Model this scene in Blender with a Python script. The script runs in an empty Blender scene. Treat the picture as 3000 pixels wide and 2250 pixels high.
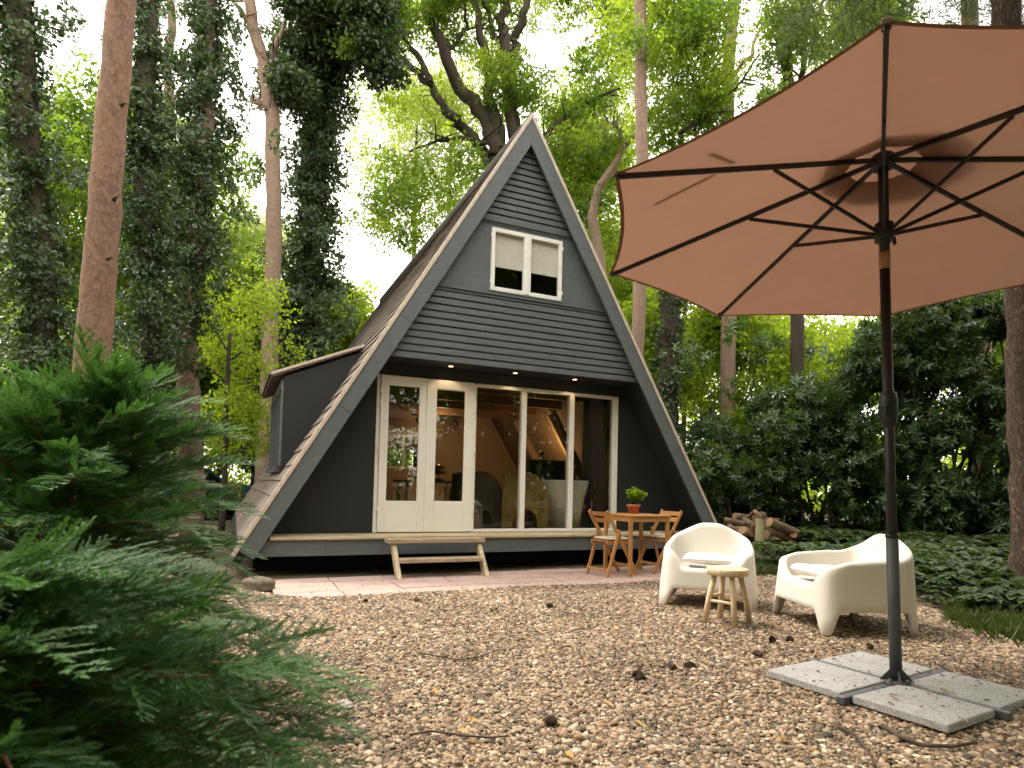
import bpy, math, random
import numpy as np
from mathutils import Vector, Matrix
random.seed(7); rng = np.random.default_rng(7)
sc = bpy.context.scene
R = math.radians
# ------------------------------------------------------------------ camera
CAM = np.array([-3.693, -7.8424, 1.081])
FPX, PITCH, ROLL, YAW, SHIFT = 1823.24, .0382, .0246, .4208, 230.57
_f = np.array([math.sin(YAW), math.cos(YAW), 0]); _r = np.array([math.cos(YAW), -math.sin(YAW), 0]); _u = np.array([0, 0, 1.])
FW = _f*math.cos(PITCH) + _u*math.sin(PITCH); _u0 = _u*math.cos(PITCH) - _f*math.sin(PITCH)
RT = _r*math.cos(ROLL) + _u0*math.sin(ROLL); UP = _u0*math.cos(ROLL) - _r*math.sin(ROLL)
cd = bpy.data.cameras.new('camera'); cam = bpy.data.objects.new('camera', cd); sc.collection.objects.link(cam)
cam.matrix_world = Matrix(((RT[0], UP[0], -FW[0], CAM[0]), (RT[1], UP[1], -FW[1], CAM[1]), (RT[2], UP[2], -FW[2], CAM[2]), (0, 0, 0, 1)))
cd.sensor_width = 36; cd.lens = 36*FPX/3000; cd.shift_y = SHIFT/3000
cd.clip_start = .05; cd.clip_end = 1000
cd.dof.use_dof = True; cd.dof.focus_distance = 8.0; cd.dof.aperture_fstop = 4.5
sc.camera = cam
# ------------------------------------------------------------------ world, sun, exposure
SUN_EL, SUN_AZ = 58, 128          # elevation; azimuth measured from +X towards +Y
w = bpy.data.worlds.new('World'); sc.world = w; w.use_nodes = True
nt = w.node_tree; nt.nodes.clear()
sky = nt.nodes.new('ShaderNodeTexSky'); sky.sky_type = 'NISHITA'; sky.sun_disc = False
sky.sun_elevation = R(SUN_EL); sky.sun_rotation = R(90 - SUN_AZ); sky.air_density = 1.0; sky.dust_density = 4.0; sky.ozone_density = .6
cl = nt.nodes.new('ShaderNodeMix'); cl.data_type = 'RGBA'; cl.inputs[0].default_value = .82
cl.inputs['B'].default_value = (11.4, 10.75, 9.7, 1)                # an even bright overcast layer in front of the blue
bg = nt.nodes.new('ShaderNodeBackground'); bg.inputs['Strength'].default_value = .15
wo = nt.nodes.new('ShaderNodeOutputWorld')
nt.links.new(sky.outputs[0], cl.inputs['A']); nt.links.new(cl.outputs['Result'], bg.inputs['Color']); nt.links.new(bg.outputs[0], wo.inputs[0])
sl = bpy.data.lights.new('sun', 'SUN'); sl.energy = 1.5; sl.angle = R(14); sl.color = (1, .93, .82)
so = bpy.data.objects.new('sun', sl); sc.collection.objects.link(so)
sd = Vector((math.cos(R(SUN_AZ))*math.cos(R(SUN_EL)), math.sin(R(SUN_AZ))*math.cos(R(SUN_EL)), math.sin(R(SUN_EL))))
so.rotation_euler = sd.to_track_quat('Z', 'Y').to_euler(); so.location = sd*30
vs = sc.view_settings; vs.view_transform = 'Standard'; vs.look = 'None'; vs.gamma = 1; vs.use_curve_mapping = False; vs.exposure = 1.42
cy = sc.cycles; cy.max_bounces = 7; cy.diffuse_bounces = 3; cy.glossy_bounces = 3; cy.transmission_bounces = 4; cy.transparent_max_bounces = 10
cy.use_denoising = True; cy.use_adaptive_sampling = True; cy.adaptive_threshold = .03; cy.adaptive_min_samples = 32; cy.caustics_reflective = False; cy.caustics_refractive = False; cy.sample_clamp_indirect = 6
# ------------------------------------------------------------------ placing helpers (units of the 2212-pixel-wide photo)
SS = 3000/2212
def ray(u, v): return FW + RT*(u*SS - 1500)/FPX - UP*(v*SS - 1125 - SHIFT)/FPX
def P(u, v, dep): return CAM + ray(u, v)*dep
def G(u, v, z=0.):
    q = ray(u, v); return CAM + q*(z - CAM[2])/q[2]
def gz(y): # gentle rise from the paving to the gravel
    t = min(1, max(0, (-1.4 - y)/1.6)); return -.05 + .05*t*t*(3 - 2*t)
# ------------------------------------------------------------------ object helpers
COL = sc.collection
def tag(o, label=None, cat=None, group=None, kind=None):
    for k, v in (('label', label), ('category', cat), ('group', group), ('kind', kind)):
        if v: o[k] = v
    return o
def empty(name, loc=(0, 0, 0), rz=0):
    o = bpy.data.objects.new(name, None); COL.objects.link(o); o.location = loc; o.rotation_euler = (0, 0, rz); o.empty_display_size = .1
    return o
def link(name, me, mat=None, parent=None):
    o = bpy.data.objects.new(name, me); COL.objects.link(o)
    if mat is not None and not me.materials: me.materials.append(mat)
    if parent is not None: o.parent = parent
    return o
def copy_tree(o, parent=None):
    c = o.copy(); COL.objects.link(c); c.parent = parent
    for ch in list(o.children): copy_tree(ch, c)
    return c
class MB:
    def __init__(s): s.v = []; s.f = []; s.m = []; s.sm = []
    def add(s, vs, fs, mi=0, smooth=False):
        b = len(s.v); s.v += [tuple(map(float, p)) for p in vs]; s.f += [tuple(b + i for i in f) for f in fs]; s.m += [mi]*len(fs); s.sm += [smooth]*len(fs)
        return s
    def box(s, x0, x1, y0, y1, z0, z1, mi=0, bev=0.):
        if bev:
            vs = []
            for (sx, a, b) in ((-1, x0, x1), (1, x0, x1)): pass
            X, Y, Z = (x0, x1), (y0, y1), (z0, z1); idx = {}
            for i in (0, 1):
                for j in (0, 1):
                    for k in (0, 1):
                        c = (X[i], Y[j], Z[k]); d = (1 if i == 0 else -1, 1 if j == 0 else -1, 1 if k == 0 else -1)
                        for a in range(3):
                            q = [c[t] + (0 if t == a else d[t]*bev) for t in range(3)]; idx[i, j, k, a] = len(vs); vs.append(q)
            fs = []
            for a in range(3):
                for e in (0, 1):
                    o = [t for t in range(3) if t != a]; loop = []
                    for p, q in ((0, 0), (1, 0), (1, 1), (0, 1)):
                        t = [0, 0, 0]; t[a] = e; t[o[0]] = p; t[o[1]] = q; loop.append(idx[t[0], t[1], t[2], a])
                    fs.append(loop)
            for a in range(3):
                o = [t for t in range(3) if t != a]
                for p in (0, 1):
                    for q in (0, 1):
                        def key(e, n):
                            t = [0, 0, 0]; t[a] = e; t[o[0]] = p; t[o[1]] = q; return idx[t[0], t[1], t[2], n]
                        fs.append([key(0, o[0]), key(1, o[0]), key(1, o[1]), key(0, o[1])])
            for i in (0, 1):
                for j in (0, 1):
                    for k in (0, 1): fs.append([idx[i, j, k, 0], idx[i, j, k, 1], idx[i, j, k, 2]])
            return s.add(vs, fs, mi)
        vs = [(x0, y0, z0), (x1, y0, z0), (x1, y1, z0), (x0, y1, z0), (x0, y0, z1), (x1, y0, z1), (x1, y1, z1), (x0, y1, z1)]
        return s.add(vs, [(0, 3, 2, 1), (4, 5, 6, 7), (0, 1, 5, 4), (1, 2, 6, 5), (2, 3, 7, 6), (3, 0, 4, 7)], mi)
    def bar(s, a, b, wx, wy, up=(0, 0, 1), mi=0, bev=.003):
        """square-section bar from a to b; wx across, wy along 'up' side"""
        a = Vector(a); b = Vector(b); d = (b - a); L = d.length; d.normalize(); upv = Vector(up)
        x = d.cross(upv)
        if x.length < 1e-4: x = d.cross(Vector((1, 0, 0)))
        x.normalize(); y = x.cross(d)
        t = MB().box(-wx/2, wx/2, -wy/2, wy/2, 0, L, mi, bev)
        vs = [a + x*p[0] + y*p[1] + d*p[2] for p in t.v]
        return s.add(vs, t.f, mi)
    def tube(s, pts, rad, n=10, mi=0, cap=True, wob=0., smooth=True):
        pts = [Vector(p) for p in pts]; rad = rad if hasattr(rad, '__len__') else [rad]*len(pts)
        rings = []; ref = None
        for i, p in enumerate(pts):
            d = (pts[min(i + 1, len(pts) - 1)] - pts[max(i - 1, 0)]).normalized()
            if ref is None: ref = d.orthogonal().normalized()
            x = (ref - d*ref.dot(d)).normalized(); y = d.cross(x); ref = x
            rings.append([p + (x*math.cos(2*math.pi*k/n) + y*math.sin(2*math.pi*k/n))*rad[i]*(1 + wob*(random.random() - .5)) for k in range(n)])
        vs = [q for r in rings for q in r]; fs = []
        for i in range(len(rings) - 1):
            for k in range(n): fs.append((i*n + k, i*n + (k + 1) % n, (i + 1)*n + (k + 1) % n, (i + 1)*n + k))
        s.add(vs, fs, mi, smooth)
        if cap:
            b = len(s.v); s.v += [tuple(pts[0]), tuple(pts[-1])]; base = b - len(vs)
            for k in range(n):
                s.f += [(b, base + (k + 1) % n, base + k), (b + 1, base + (len(rings) - 1)*n + k, base + (len(rings) - 1)*n + (k + 1) % n)]; s.m += [mi, mi]; s.sm += [False, False]
        return s
    def lathe(s, prof, n=32, c=(0, 0, 0), mi=0, smooth=True):
        vs = []; fs = []
        for r, z in prof:
            for k in range(n): vs.append((c[0] + r*math.cos(2*math.pi*k/n), c[1] + r*math.sin(2*math.pi*k/n), c[2] + z))
        for i in range(len(prof) - 1):
            for k in range(n): fs.append((i*n + k, i*n + (k + 1) % n, (i + 1)*n + (k + 1) % n, (i + 1)*n + k))
        return s.add(vs, fs, mi, smooth)
    def prism(s, poly, ext, mi=0):
        """poly: list of 3D points (planar), ext: extrusion vector"""
        n = len(poly); e = Vector(ext); vs = [Vector(p) for p in poly] + [Vector(p) + e for p in poly]
        return s.add(vs, [tuple(range(n))[::-1], tuple(range(n, 2*n))] + [(i, (i + 1) % n, n + (i + 1) % n, n + i) for i in range(n)], mi)
    def mesh(s, name, mats=None):
        me = bpy.data.meshes.new(name); me.from_pydata(s.v, [], s.f)
        me.polygons.foreach_set('material_index', s.m); me.polygons.foreach_set('use_smooth', s.sm)
        for m in (mats if isinstance(mats, (list, tuple)) else [mats]):
            if m: me.materials.append(m)
        import bmesh
        bm = bmesh.new(); bm.from_mesh(me); bmesh.ops.recalc_face_normals(bm, faces=bm.faces); bm.to_mesh(me); bm.free()
        me.update(); return me
    def build(s, name, mat, parent=None): return link(name, s.mesh(name, mat), None, parent)
# ------------------------------------------------------------------ materials
def mk(name):
    m = bpy.data.materials.new(name); m.use_nodes = True; n = m.node_tree.nodes; l = m.node_tree.links
    n.clear(); out = n.new('ShaderNodeOutputMaterial'); return m, n, l, out
def coords(n, l, stretch, kind='Object'):
    tc = n.new('ShaderNodeTexCoord'); mp = n.new('ShaderNodeMapping'); mp.inputs['Scale'].default_value = stretch
    l.new(tc.outputs[kind], mp.inputs[0]); return mp.outputs[0]
def noise(n, l, vec, scale, detail=5, rough=.6):
    t = n.new('ShaderNodeTexNoise'); t.inputs['Scale'].default_value = scale; t.inputs['Detail'].default_value = detail; t.inputs['Roughness'].default_value = rough
    if vec is not None: l.new(vec, t.inputs['Vector'])
    return t.outputs['Fac']
def ramp(n, l, fac, stops, interp='LINEAR'):
    r = n.new('ShaderNodeValToRGB'); e = r.color_ramp; e.interpolation = interp
    while len(e.elements) > 1: e.elements.remove(e.elements[-1])
    e.elements[0].position = stops[0][0]; e.elements[0].color = (*stops[0][1], 1)
    for p, c in stops[1:]:
        q = e.elements.new(p); q.color = (*c, 1)
    l.new(fac, r.inputs[0]); return r.outputs[0]
def mixc(n, l, fac, a, b, mode='MIX'):
    m = n.new('ShaderNodeMix'); m.data_type = 'RGBA'; m.blend_type = mode
    for k, x in ((0, fac), ('A', a), ('B', b)):
        s = m.inputs[k]
        if hasattr(x, 'is_linked') or hasattr(x, 'links'): l.new(x, s)
        elif isinstance(x, (tuple, list)): s.default_value = (*x, 1) if len(x) == 3 else x
        else: s.default_value = x
    return m.outputs['Result']
def bumpn(n, l, h, strength, dist=.01):
    b = n.new('ShaderNodeBump'); b.inputs['Strength'].default_value = strength; b.inputs['Distance'].default_value = dist; l.new(h, b.inputs['Height']); return b.outputs[0]
def sc3(c, k): return tuple(min(1, x*k) for x in c)
def pmat(name, col, rough=.6, var=.2, scale=6., bump=.15, bscale=60., stretch=(1, 1, 1), spec=.4, dirt=None, dscale=3., dist=.004, metal=0., tint=None, kind='Object'):
    m, n, l, out = mk(name); p = n.new('ShaderNodeBsdfPrincipled'); l.new(p.outputs[0], out.inputs[0])
    vec = coords(n, l, stretch, kind); f = noise(n, l, vec, scale, 6, .65)
    c = ramp(n, l, f, [(.25, sc3(col, 1 - var)), (.5, tint or col), (.75, sc3(col, 1 + var))])
    if dirt:
        f2 = noise(n, l, coords(n, l, (1, 1, 1)), dscale, 8, .7); r2 = ramp(n, l, f2, [(.5, (0, 0, 0)), (.72, (1, 1, 1))])
        c = mixc(n, l, r2, c, dirt)
    l.new(c, p.inputs['Base Color']); p.inputs['Roughness'].default_value = rough; p.inputs['Specular IOR Level'].default_value = spec; p.inputs['Metallic'].default_value = metal
    rr = n.new('ShaderNodeMapRange'); rr.inputs[3].default_value = max(0, rough - .1); rr.inputs[4].default_value = min(1, rough + .1); l.new(f, rr.inputs[0]); l.new(rr.outputs[0], p.inputs['Roughness'])
    if bump:
        f3 = noise(n, l, vec, bscale, 4, .6); l.new(bumpn(n, l, f3, bump, dist), p.inputs['Normal'])
    return m
def wood(name, col, rough=.6, axis=0, var=.35, scale=3., bump=.25, dirt=None):
    st = [22., 22., 22.]; st[axis] = 1.6
    return pmat(name, col, rough, var, scale, bump, scale*3, tuple(st), .35, dirt, 4., .003)
def leafmat(name, dark, light, trans, tfac=.4, rough=.45, spec=.35):
    m, n, l, out = mk(name); p = n.new('ShaderNodeBsdfPrincipled'); t = n.new('ShaderNodeBsdfTranslucent'); mx = n.new('ShaderNodeMixShader'); mx.inputs[0].default_value = tfac
    oi = n.new('ShaderNodeObjectInfo'); at = n.new('ShaderNodeAttribute'); at.attribute_name = 'rnd'
    ad = n.new('ShaderNodeMath'); ad.operation = 'ADD'; l.new(oi.outputs['Random'], ad.inputs[0]); l.new(at.outputs['Fac'], ad.inputs[1])
    hf = n.new('ShaderNodeMath'); hf.operation = 'MULTIPLY'; hf.inputs[1].default_value = .5; l.new(ad.outputs[0], hf.inputs[0])
    mid = tuple((a + b)/2 for a, b in zip(dark, light))
    c = ramp(n, l, hf.outputs[0], [(.12, dark), (.5, mid), (.9, light)]); tr = ramp(n, l, hf.outputs[0], [(.1, sc3(trans, .6)), (.9, sc3(trans, 1.2))])
    l.new(c, p.inputs['Base Color']); p.inputs['Roughness'].default_value = rough; p.inputs['Specular IOR Level'].default_value = spec
    l.new(tr, t.inputs[0]); l.new(p.outputs[0], mx.inputs[1]); l.new(t.outputs[0], mx.inputs[2]); l.new(mx.outputs[0], out.inputs[0]); return m
M = {}
M['paint'] = pmat('grey_paint', (.105, .119, .124), .5, .14, 3, .3, 30, (1, 1, 6), .45, (.135, .145, .145), 5)
M['paint_x'] = pmat('grey_paint_boards', (.095, .110, .115), .45, .2, 4, .35, 18, (.7, 8, 8), .5, (.122, .134, .136), 7)
M['paint_shaded'] = pmat('shade_dark_paint', (.019, .0205, .0205), .6, .12, 3, .2, 50, (1, 1, 1), .35)  # shade of the recessed front put into a darker colour than the grey paint
M['white'] = pmat('white_paint', (.80, .77, .71), .45, .04, 5, .12, 40, (1, 1, 1), .4, (.70, .65, .57), 2.5)
M['white_win'] = pmat('white_window_paint', (.80, .79, .75), .45, .04, 5, .15, 40, (1, 1, 1), .4, (.62, .59, .52), 6)
M['trim'] = wood('trim_wood', (.56, .46, .38), .7, 2, .25, 2, .2)
M['deck'] = wood('deck_wood', (.50, .40, .26), .6, 0, .3, 2, .25, (.30, .24, .12))
M['step'] = wood('step_wood', (.36, .27, .18), .75, 0, .4, 2, .4, (.22, .19, .13))
M['stepside'] = wood('step_side_wood', (.50, .40, .27), .75, 2, .35, 2, .4, (.27, .25, .16))
M['shingle'] = pmat('roof_shingle', (.175, .142, .122), .9, .3, 8, .5, 220, (1, 1, 1), .2, (.235, .20, .175), 2.)
M['dark'] = pmat('dark_underside', (.012, .011, .010), .9, .2, 4, .1)
M['floor_in'] = wood('interior_floor', (.25, .15, .08), .35, 1, .3, 2, .1)
M['wall_in'] = pmat('interior_wall', (.46, .34, .23), .8, .06, 3, .1, 60)
M['ceil_in'] = pmat('interior_ceiling', (.20, .14, .095), .8, .1, 3, .1, 60)
M['beam'] = wood('beam_wood', (.17, .10, .055), .6, 0, .3, 2, .2)
M['beam_pale'] = wood('pale_beam_wood', (.45, .33, .22), .6, 2, .2, 2, .2)
M['teak'] = wood('teak_wood', (.47, .225, .075), .45, 2, .3, 1.6, .2)
M['teak_x'] = wood('teak_top', (.47, .23, .08), .45, 0, .3, 1.6, .2)
M['stool'] = wood('stool_wood', (.60, .455, .29), .6, 2, .25, 1.5, .25, (.42, .34, .25))
M['plastic'] = pmat('cream_plastic', (.70, .655, .59), .5, .03, 3, .12, 260, (1, 1, 1), .35, dist=.001)
M['cushion'] = pmat('white_cushion', (.80, .77, .73), .9, .04, 4, .5, 14, (1, 1, 1), .2, dist=.02)
M['black'] = pmat('black_metal', (.008, .008, .008), .5, .1, 5, .05, 80, (1, 1, 1), .5)
M['greymetal'] = pmat('grey_tube', (.055, .06, .064), .5, .15, 4, .1, 60, (1, 1, 1), .5, (.08, .083, .085), 6)
M['slab'] = None
M['terracotta'] = pmat('terracotta', (.46, .15, .065), .8, .15, 6, .3, 50)
M['soil'] = pmat('soil', (.035, .025, .018), .95, .4, 12, .6, 30)
M['pinebark'] = None
M['log_end'] = pmat('log_end', (.27, .165, .09), .85, .25, 14, .4, 60)
M['log_bark'] = pmat('log_bark', (.13, .085, .055), .95, .5, 7, .9, 26, (1, 1, .5), .2, (.20, .18, .10), 3., .02)
M['log_moss'] = pmat('log_pale_bark', (.26, .24, .13), .9, .4, 6, .8, 24, (1, 1, .6), .2, (.12, .11, .06), 4., .02)
M['twig'] = pmat('twig', (.07, .05, .035), .9, .4, 10, .3)
M['redtwig'] = pmat('red_twig', (.20, .088, .045), .8, .3, 10, .3)
M['darkbark'] = pmat('dark_bark', (.055, .042, .032), .95, .4, 5, .9, 12, (1, 1, .25), .2, (.06, .075, .03), 2., .03)
def pinebark(name, c1, c2, c3, sc_=26., edge=.45):
    m, n, l, out = mk(name); p = n.new('ShaderNodeBsdfPrincipled'); l.new(p.outputs[0], out.inputs[0])
    vec = coords(n, l, (1, 1, .62)); nz = n.new('ShaderNodeTexNoise'); nz.inputs['Scale'].default_value = 9; nz.inputs['Detail'].default_value = 6; l.new(vec, nz.inputs[0])
    v = n.new('ShaderNodeTexVoronoi'); v.feature = 'F1'; v.inputs['Scale'].default_value = sc_; l.new(mixc(n, l, .10, vec, nz.outputs['Color']), v.inputs['Vector']); sp = n.new('ShaderNodeSeparateColor'); l.new(v.outputs['Color'], sp.inputs[0])
    f = noise(n, l, coords(n, l, (1, 1, .5)), 2.2, 9, .7); c = ramp(n, l, f, [(.32, tuple((x + .09)*.55 for x in c2)), (.5, c2), (.68, (min(1, c3[0]*1.05), c3[1]*.86, c3[2]*.72))])
    c = mixc(n, l, .45, c, ramp(n, l, sp.outputs[0], [(0, sc3(c1, .8)), (.5, c2), (1, sc3(c3, 1.15))]))
    f4 = noise(n, l, vec, 45, 6, .75); c = mixc(n, l, .4, c, ramp(n, l, f4, [(.3, sc3(c1, .5)), (.55, c2), (.75, sc3(c3, 1.25))]))
    l.new(c, p.inputs['Base Color']); p.inputs['Roughness'].default_value = .9; p.inputs['Specular IOR Level'].default_value = .2
    hh = mixc(n, l, edge, f4, v.outputs['Distance']); l.new(bumpn(n, l, hh, .55, .02), p.inputs['Normal']); return m
def furrowed(name, c1, c2, c3):
    m, n, l, out = mk(name); p = n.new('ShaderNodeBsdfPrincipled'); l.new(p.outputs[0], out.inputs[0]); vec = coords(n, l, (1, 1, .30))
    nz = n.new('ShaderNodeTexNoise'); nz.inputs['Scale'].default_value = 14; nz.inputs['Detail'].default_value = 7; nz.inputs['Roughness'].default_value = .7; l.new(vec, nz.inputs[0])
    v = n.new('ShaderNodeTexVoronoi'); v.feature = 'DISTANCE_TO_EDGE'; v.inputs['Scale'].default_value = 19; l.new(mixc(n, l, .35, vec, nz.outputs['Color']), v.inputs['Vector'])
    e = ramp(n, l, v.outputs['Distance'], [(.0, (0, 0, 0)), (.10, (.6, .6, .6)), (.3, (1, 1, 1))]); f = noise(n, l, vec, 30, 7, .75)
    c = ramp(n, l, f, [(.3, c1), (.5, c2), (.7, c3)]); c = mixc(n, l, e, sc3(c1, .35), c); l.new(c, p.inputs['Base Color']); p.inputs['Roughness'].default_value = .9; p.inputs['Specular IOR Level'].default_value = .2
    l.new(bumpn(n, l, mixc(n, l, .3, e, f), 1., .04), p.inputs['Normal']); return m
M['furrowed'] = furrowed('furrowed_bark', (.10, .066, .048), (.19, .13, .095), (.30, .21, .155))
M['pinebark'] = pinebark('pine_bark', (.11, .064, .046), (.225, .138, .10), (.36, .225, .165), 34., .6)
M['pinepale'] = pinebark('pale_pine_bark', (.26, .16, .10), (.38, .25, .17), (.45, .32, .22))
M['pinemid'] = pinebark('mid_pine_bark', (.15, .10, .073), (.25, .172, .13), (.34, .245, .19), 30., .6)
M['pinegrey'] = pinebark('grey_pine_bark', (.07, .046, .034), (.15, .10, .074), (.25, .18, .13), 18., .75)
def slabmat():
    m, n, l, out = mk('concrete_slab'); p = n.new('ShaderNodeBsdfPrincipled'); l.new(p.outputs[0], out.inputs[0]); vec = coords(n, l, (1, 1, 1))
    f = noise(n, l, vec, 150, 3, .85); c = ramp(n, l, f, [(.36, (.085, .083, .08)), (.5, (.30, .295, .285)), (.62, (.56, .55, .53))])
    f2 = noise(n, l, vec, 5, 6, .6); c = mixc(n, l, .35, c, ramp(n, l, f2, [(.3, (.20, .195, .19)), (.7, (.36, .355, .34))]))
    l.new(c, p.inputs['Base Color']); p.inputs['Roughness'].default_value = .85; l.new(bumpn(n, l, f, .4, .002), p.inputs['Normal']); return m
M['slab'] = slabmat()
M['tile'] = pmat('pink_paving', (.46, .33, .29), .85, .16, 5, .35, 200, (1, 1, 1), .25, (.33, .23, .18), 2.5, .003)
def glassmat(name, tint=(.93, .95, .93), k=1.0):
    m, n, l, out = mk(name); t = n.new('ShaderNodeBsdfTransparent'); t.inputs[0].default_value = (*tint, 1); g = n.new('ShaderNodeBsdfGlossy'); g.inputs['Roughness'].default_value = .01
    lw = n.new('ShaderNodeLayerWeight'); lw.inputs[0].default_value = .5; pw = n.new('ShaderNodeMath'); pw.operation = 'POWER'; pw.inputs[1].default_value = 5; l.new(lw.outputs['Facing'], pw.inputs[0])
    mr = n.new('ShaderNodeMapRange'); mr.inputs[3].default_value = .045*k; mr.inputs[4].default_value = .95; l.new(pw.outputs[0], mr.inputs[0])
    mx = n.new('ShaderNodeMixShader'); l.new(mr.outputs[0], mx.inputs[0]); l.new(t.outputs[0], mx.inputs[1]); l.new(g.outputs[0], mx.inputs[2]); l.new(mx.outputs[0], out.inputs[0]); return m
M['glass'] = glassmat('window_glass', (.87, .87, .85), 1.2)
M['clear_glass'] = glassmat('clear_glass', (.97, .97, .96), 1.)
def fabric(name, col, trans, fac):
    m, n, l, out = mk(name); p = n.new('ShaderNodeBsdfPrincipled'); t = n.new('ShaderNodeBsdfTranslucent'); mx = n.new('ShaderNodeMixShader'); mx.inputs[0].default_value = fac
    f = noise(n, l, coords(n, l, (1, 1, 1)), 3, 5, .6); l.new(ramp(n, l, f, [(.3, sc3(col, .93)), (.7, sc3(col, 1.06))]), p.inputs['Base Color']); p.inputs['Roughness'].default_value = .9; p.inputs['Specular IOR Level'].default_value = .15
    t.inputs[0].default_value = (*trans, 1); wv = noise(n, l, coords(n, l, (1, 1, 1)), 420, 1, .5); wr = noise(n, l, coords(n, l, (1, 1, .3)), 5, 3, .45); b = bumpn(n, l, mixc(n, l, .93, wv, wr), .5, .05); l.new(b, p.inputs['Normal'])
    l.new(p.outputs[0], mx.inputs[1]); l.new(t.outputs[0], mx.inputs[2]); l.new(mx.outputs[0], out.inputs[0]); return m
M['canopy'] = fabric('parasol_cloth', (.205, .127, .088), (.285, .148, .094), .29)
M['blind'] = fabric('roller_blind', (.86, .83, .74), (.6, .58, .5), .12)
def emit(name, col, s):
    m, n, l, out = mk(name); e = n.new('ShaderNodeEmission'); e.inputs[0].default_value = (*col, 1); e.inputs[1].default_value = s; l.new(e.outputs[0], out.inputs[0]); return m
M['lamp'] = emit('lit_lamp', (1, .58, .22), 5)
def stripes():
    m, n, l, out = mk('striped_cushion'); p = n.new('ShaderNodeBsdfPrincipled'); l.new(p.outputs[0], out.inputs[0]); wv = n.new('ShaderNodeTexWave'); wv.inputs['Scale'].default_value = 8; wv.bands_direction = 'Y'
    l.new(coords(n, l, (1, 1, 1)), wv.inputs[0]); c = ramp(n, l, wv.outputs['Fac'], [(.3, (.66, .58, .46)), (.5, (.66, .58, .46)), (.65, (.33, .28, .21))]); l.new(c, p.inputs['Base Color']); p.inputs['Roughness'].default_value = .9; return m
M['stripe'] = stripes()
# foliage
M['oakleaf'] = leafmat('oak_leaf', (.034, .068, .012), (.105, .17, .024), (.34, .52, .03), .48)
M['brightleaf'] = leafmat('bright_leaf', (.085, .14, .014), (.20, .28, .022), (.50, .66, .035), .54)
M['paleleaf'] = leafmat('hazed_far_leaf', (.13, .18, .05), (.26, .32, .10), (.55, .65, .16), .5)  # distance haze put into the leaf colour
M['ivyleaf'] = leafmat('ivy_leaf', (.016, .034, .012), (.058, .098, .036), (.12, .21, .03), .24, .32, .5)
M['laurelleaf'] = leafmat('laurel_leaf', (.016, .040, .012), (.066, .110, .036), (.20, .36, .03), .26, .27, .55)
M['coverleaf'] = leafmat('ground_cover_leaf', (.014, .030, .009), (.050, .080, .022), (.10, .17, .03), .25, .5, .3)
M['conifer'] = leafmat('conifer_scale', (.020, .064, .021), (.108, .215, .068), (.11, .26, .04), .32, .5, .3)
M['needle'] = leafmat('pine_needle', (.035, .060, .022), (.085, .12, .045), (.2, .28, .08), .3, .5, .3)
M['mint'] = leafmat('mint_leaf', (.12, .22, .014), (.30, .42, .03), (.50, .72, .05), .42)
M['grassblade'] = leafmat('grass_blade', (.035, .06, .014), (.10, .13, .03), (.15, .22, .04), .3)
M['yellowleaf'] = leafmat('yellow_leaf', (.45, .24, .05), (.60, .36, .09), (.5, .35, .08), .25)
M['cone'] = pmat('pine_cone', (.085, .055, .038), .8, .4, 20, .3)
M['mossrock'] = pmat('mossy_rock', (.26, .21, .16), .9, .3, 5, .7, 20, (1, 1, 1), .2, (.07, .085, .02), 2.2, .03)
def groundmat():
    m, n, l, out = mk('forest_floor'); p = n.new('ShaderNodeBsdfPrincipled'); l.new(p.outputs[0], out.inputs[0]); vec = coords(n, l, (1, 1, 1))
    f = noise(n, l, vec, 1.2, 10, .75); c = ramp(n, l, f, [(.3, (.040, .028, .018)), (.5, (.10, .072, .045)), (.62, (.085, .085, .035)), (.75, (.15, .115, .075))])
    f2 = noise(n, l, vec, 30, 6, .7); c = mixc(n, l, .5, c, ramp(n, l, f2, [(.35, (.03, .022, .015)), (.7, (.19, .14, .09))]))
    l.new(c, p.inputs['Base Color']); p.inputs['Roughness'].default_value = .95; l.new(bumpn(n, l, f2, .8, .03), p.inputs['Normal']); return m
M['ground'] = groundmat()
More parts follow.
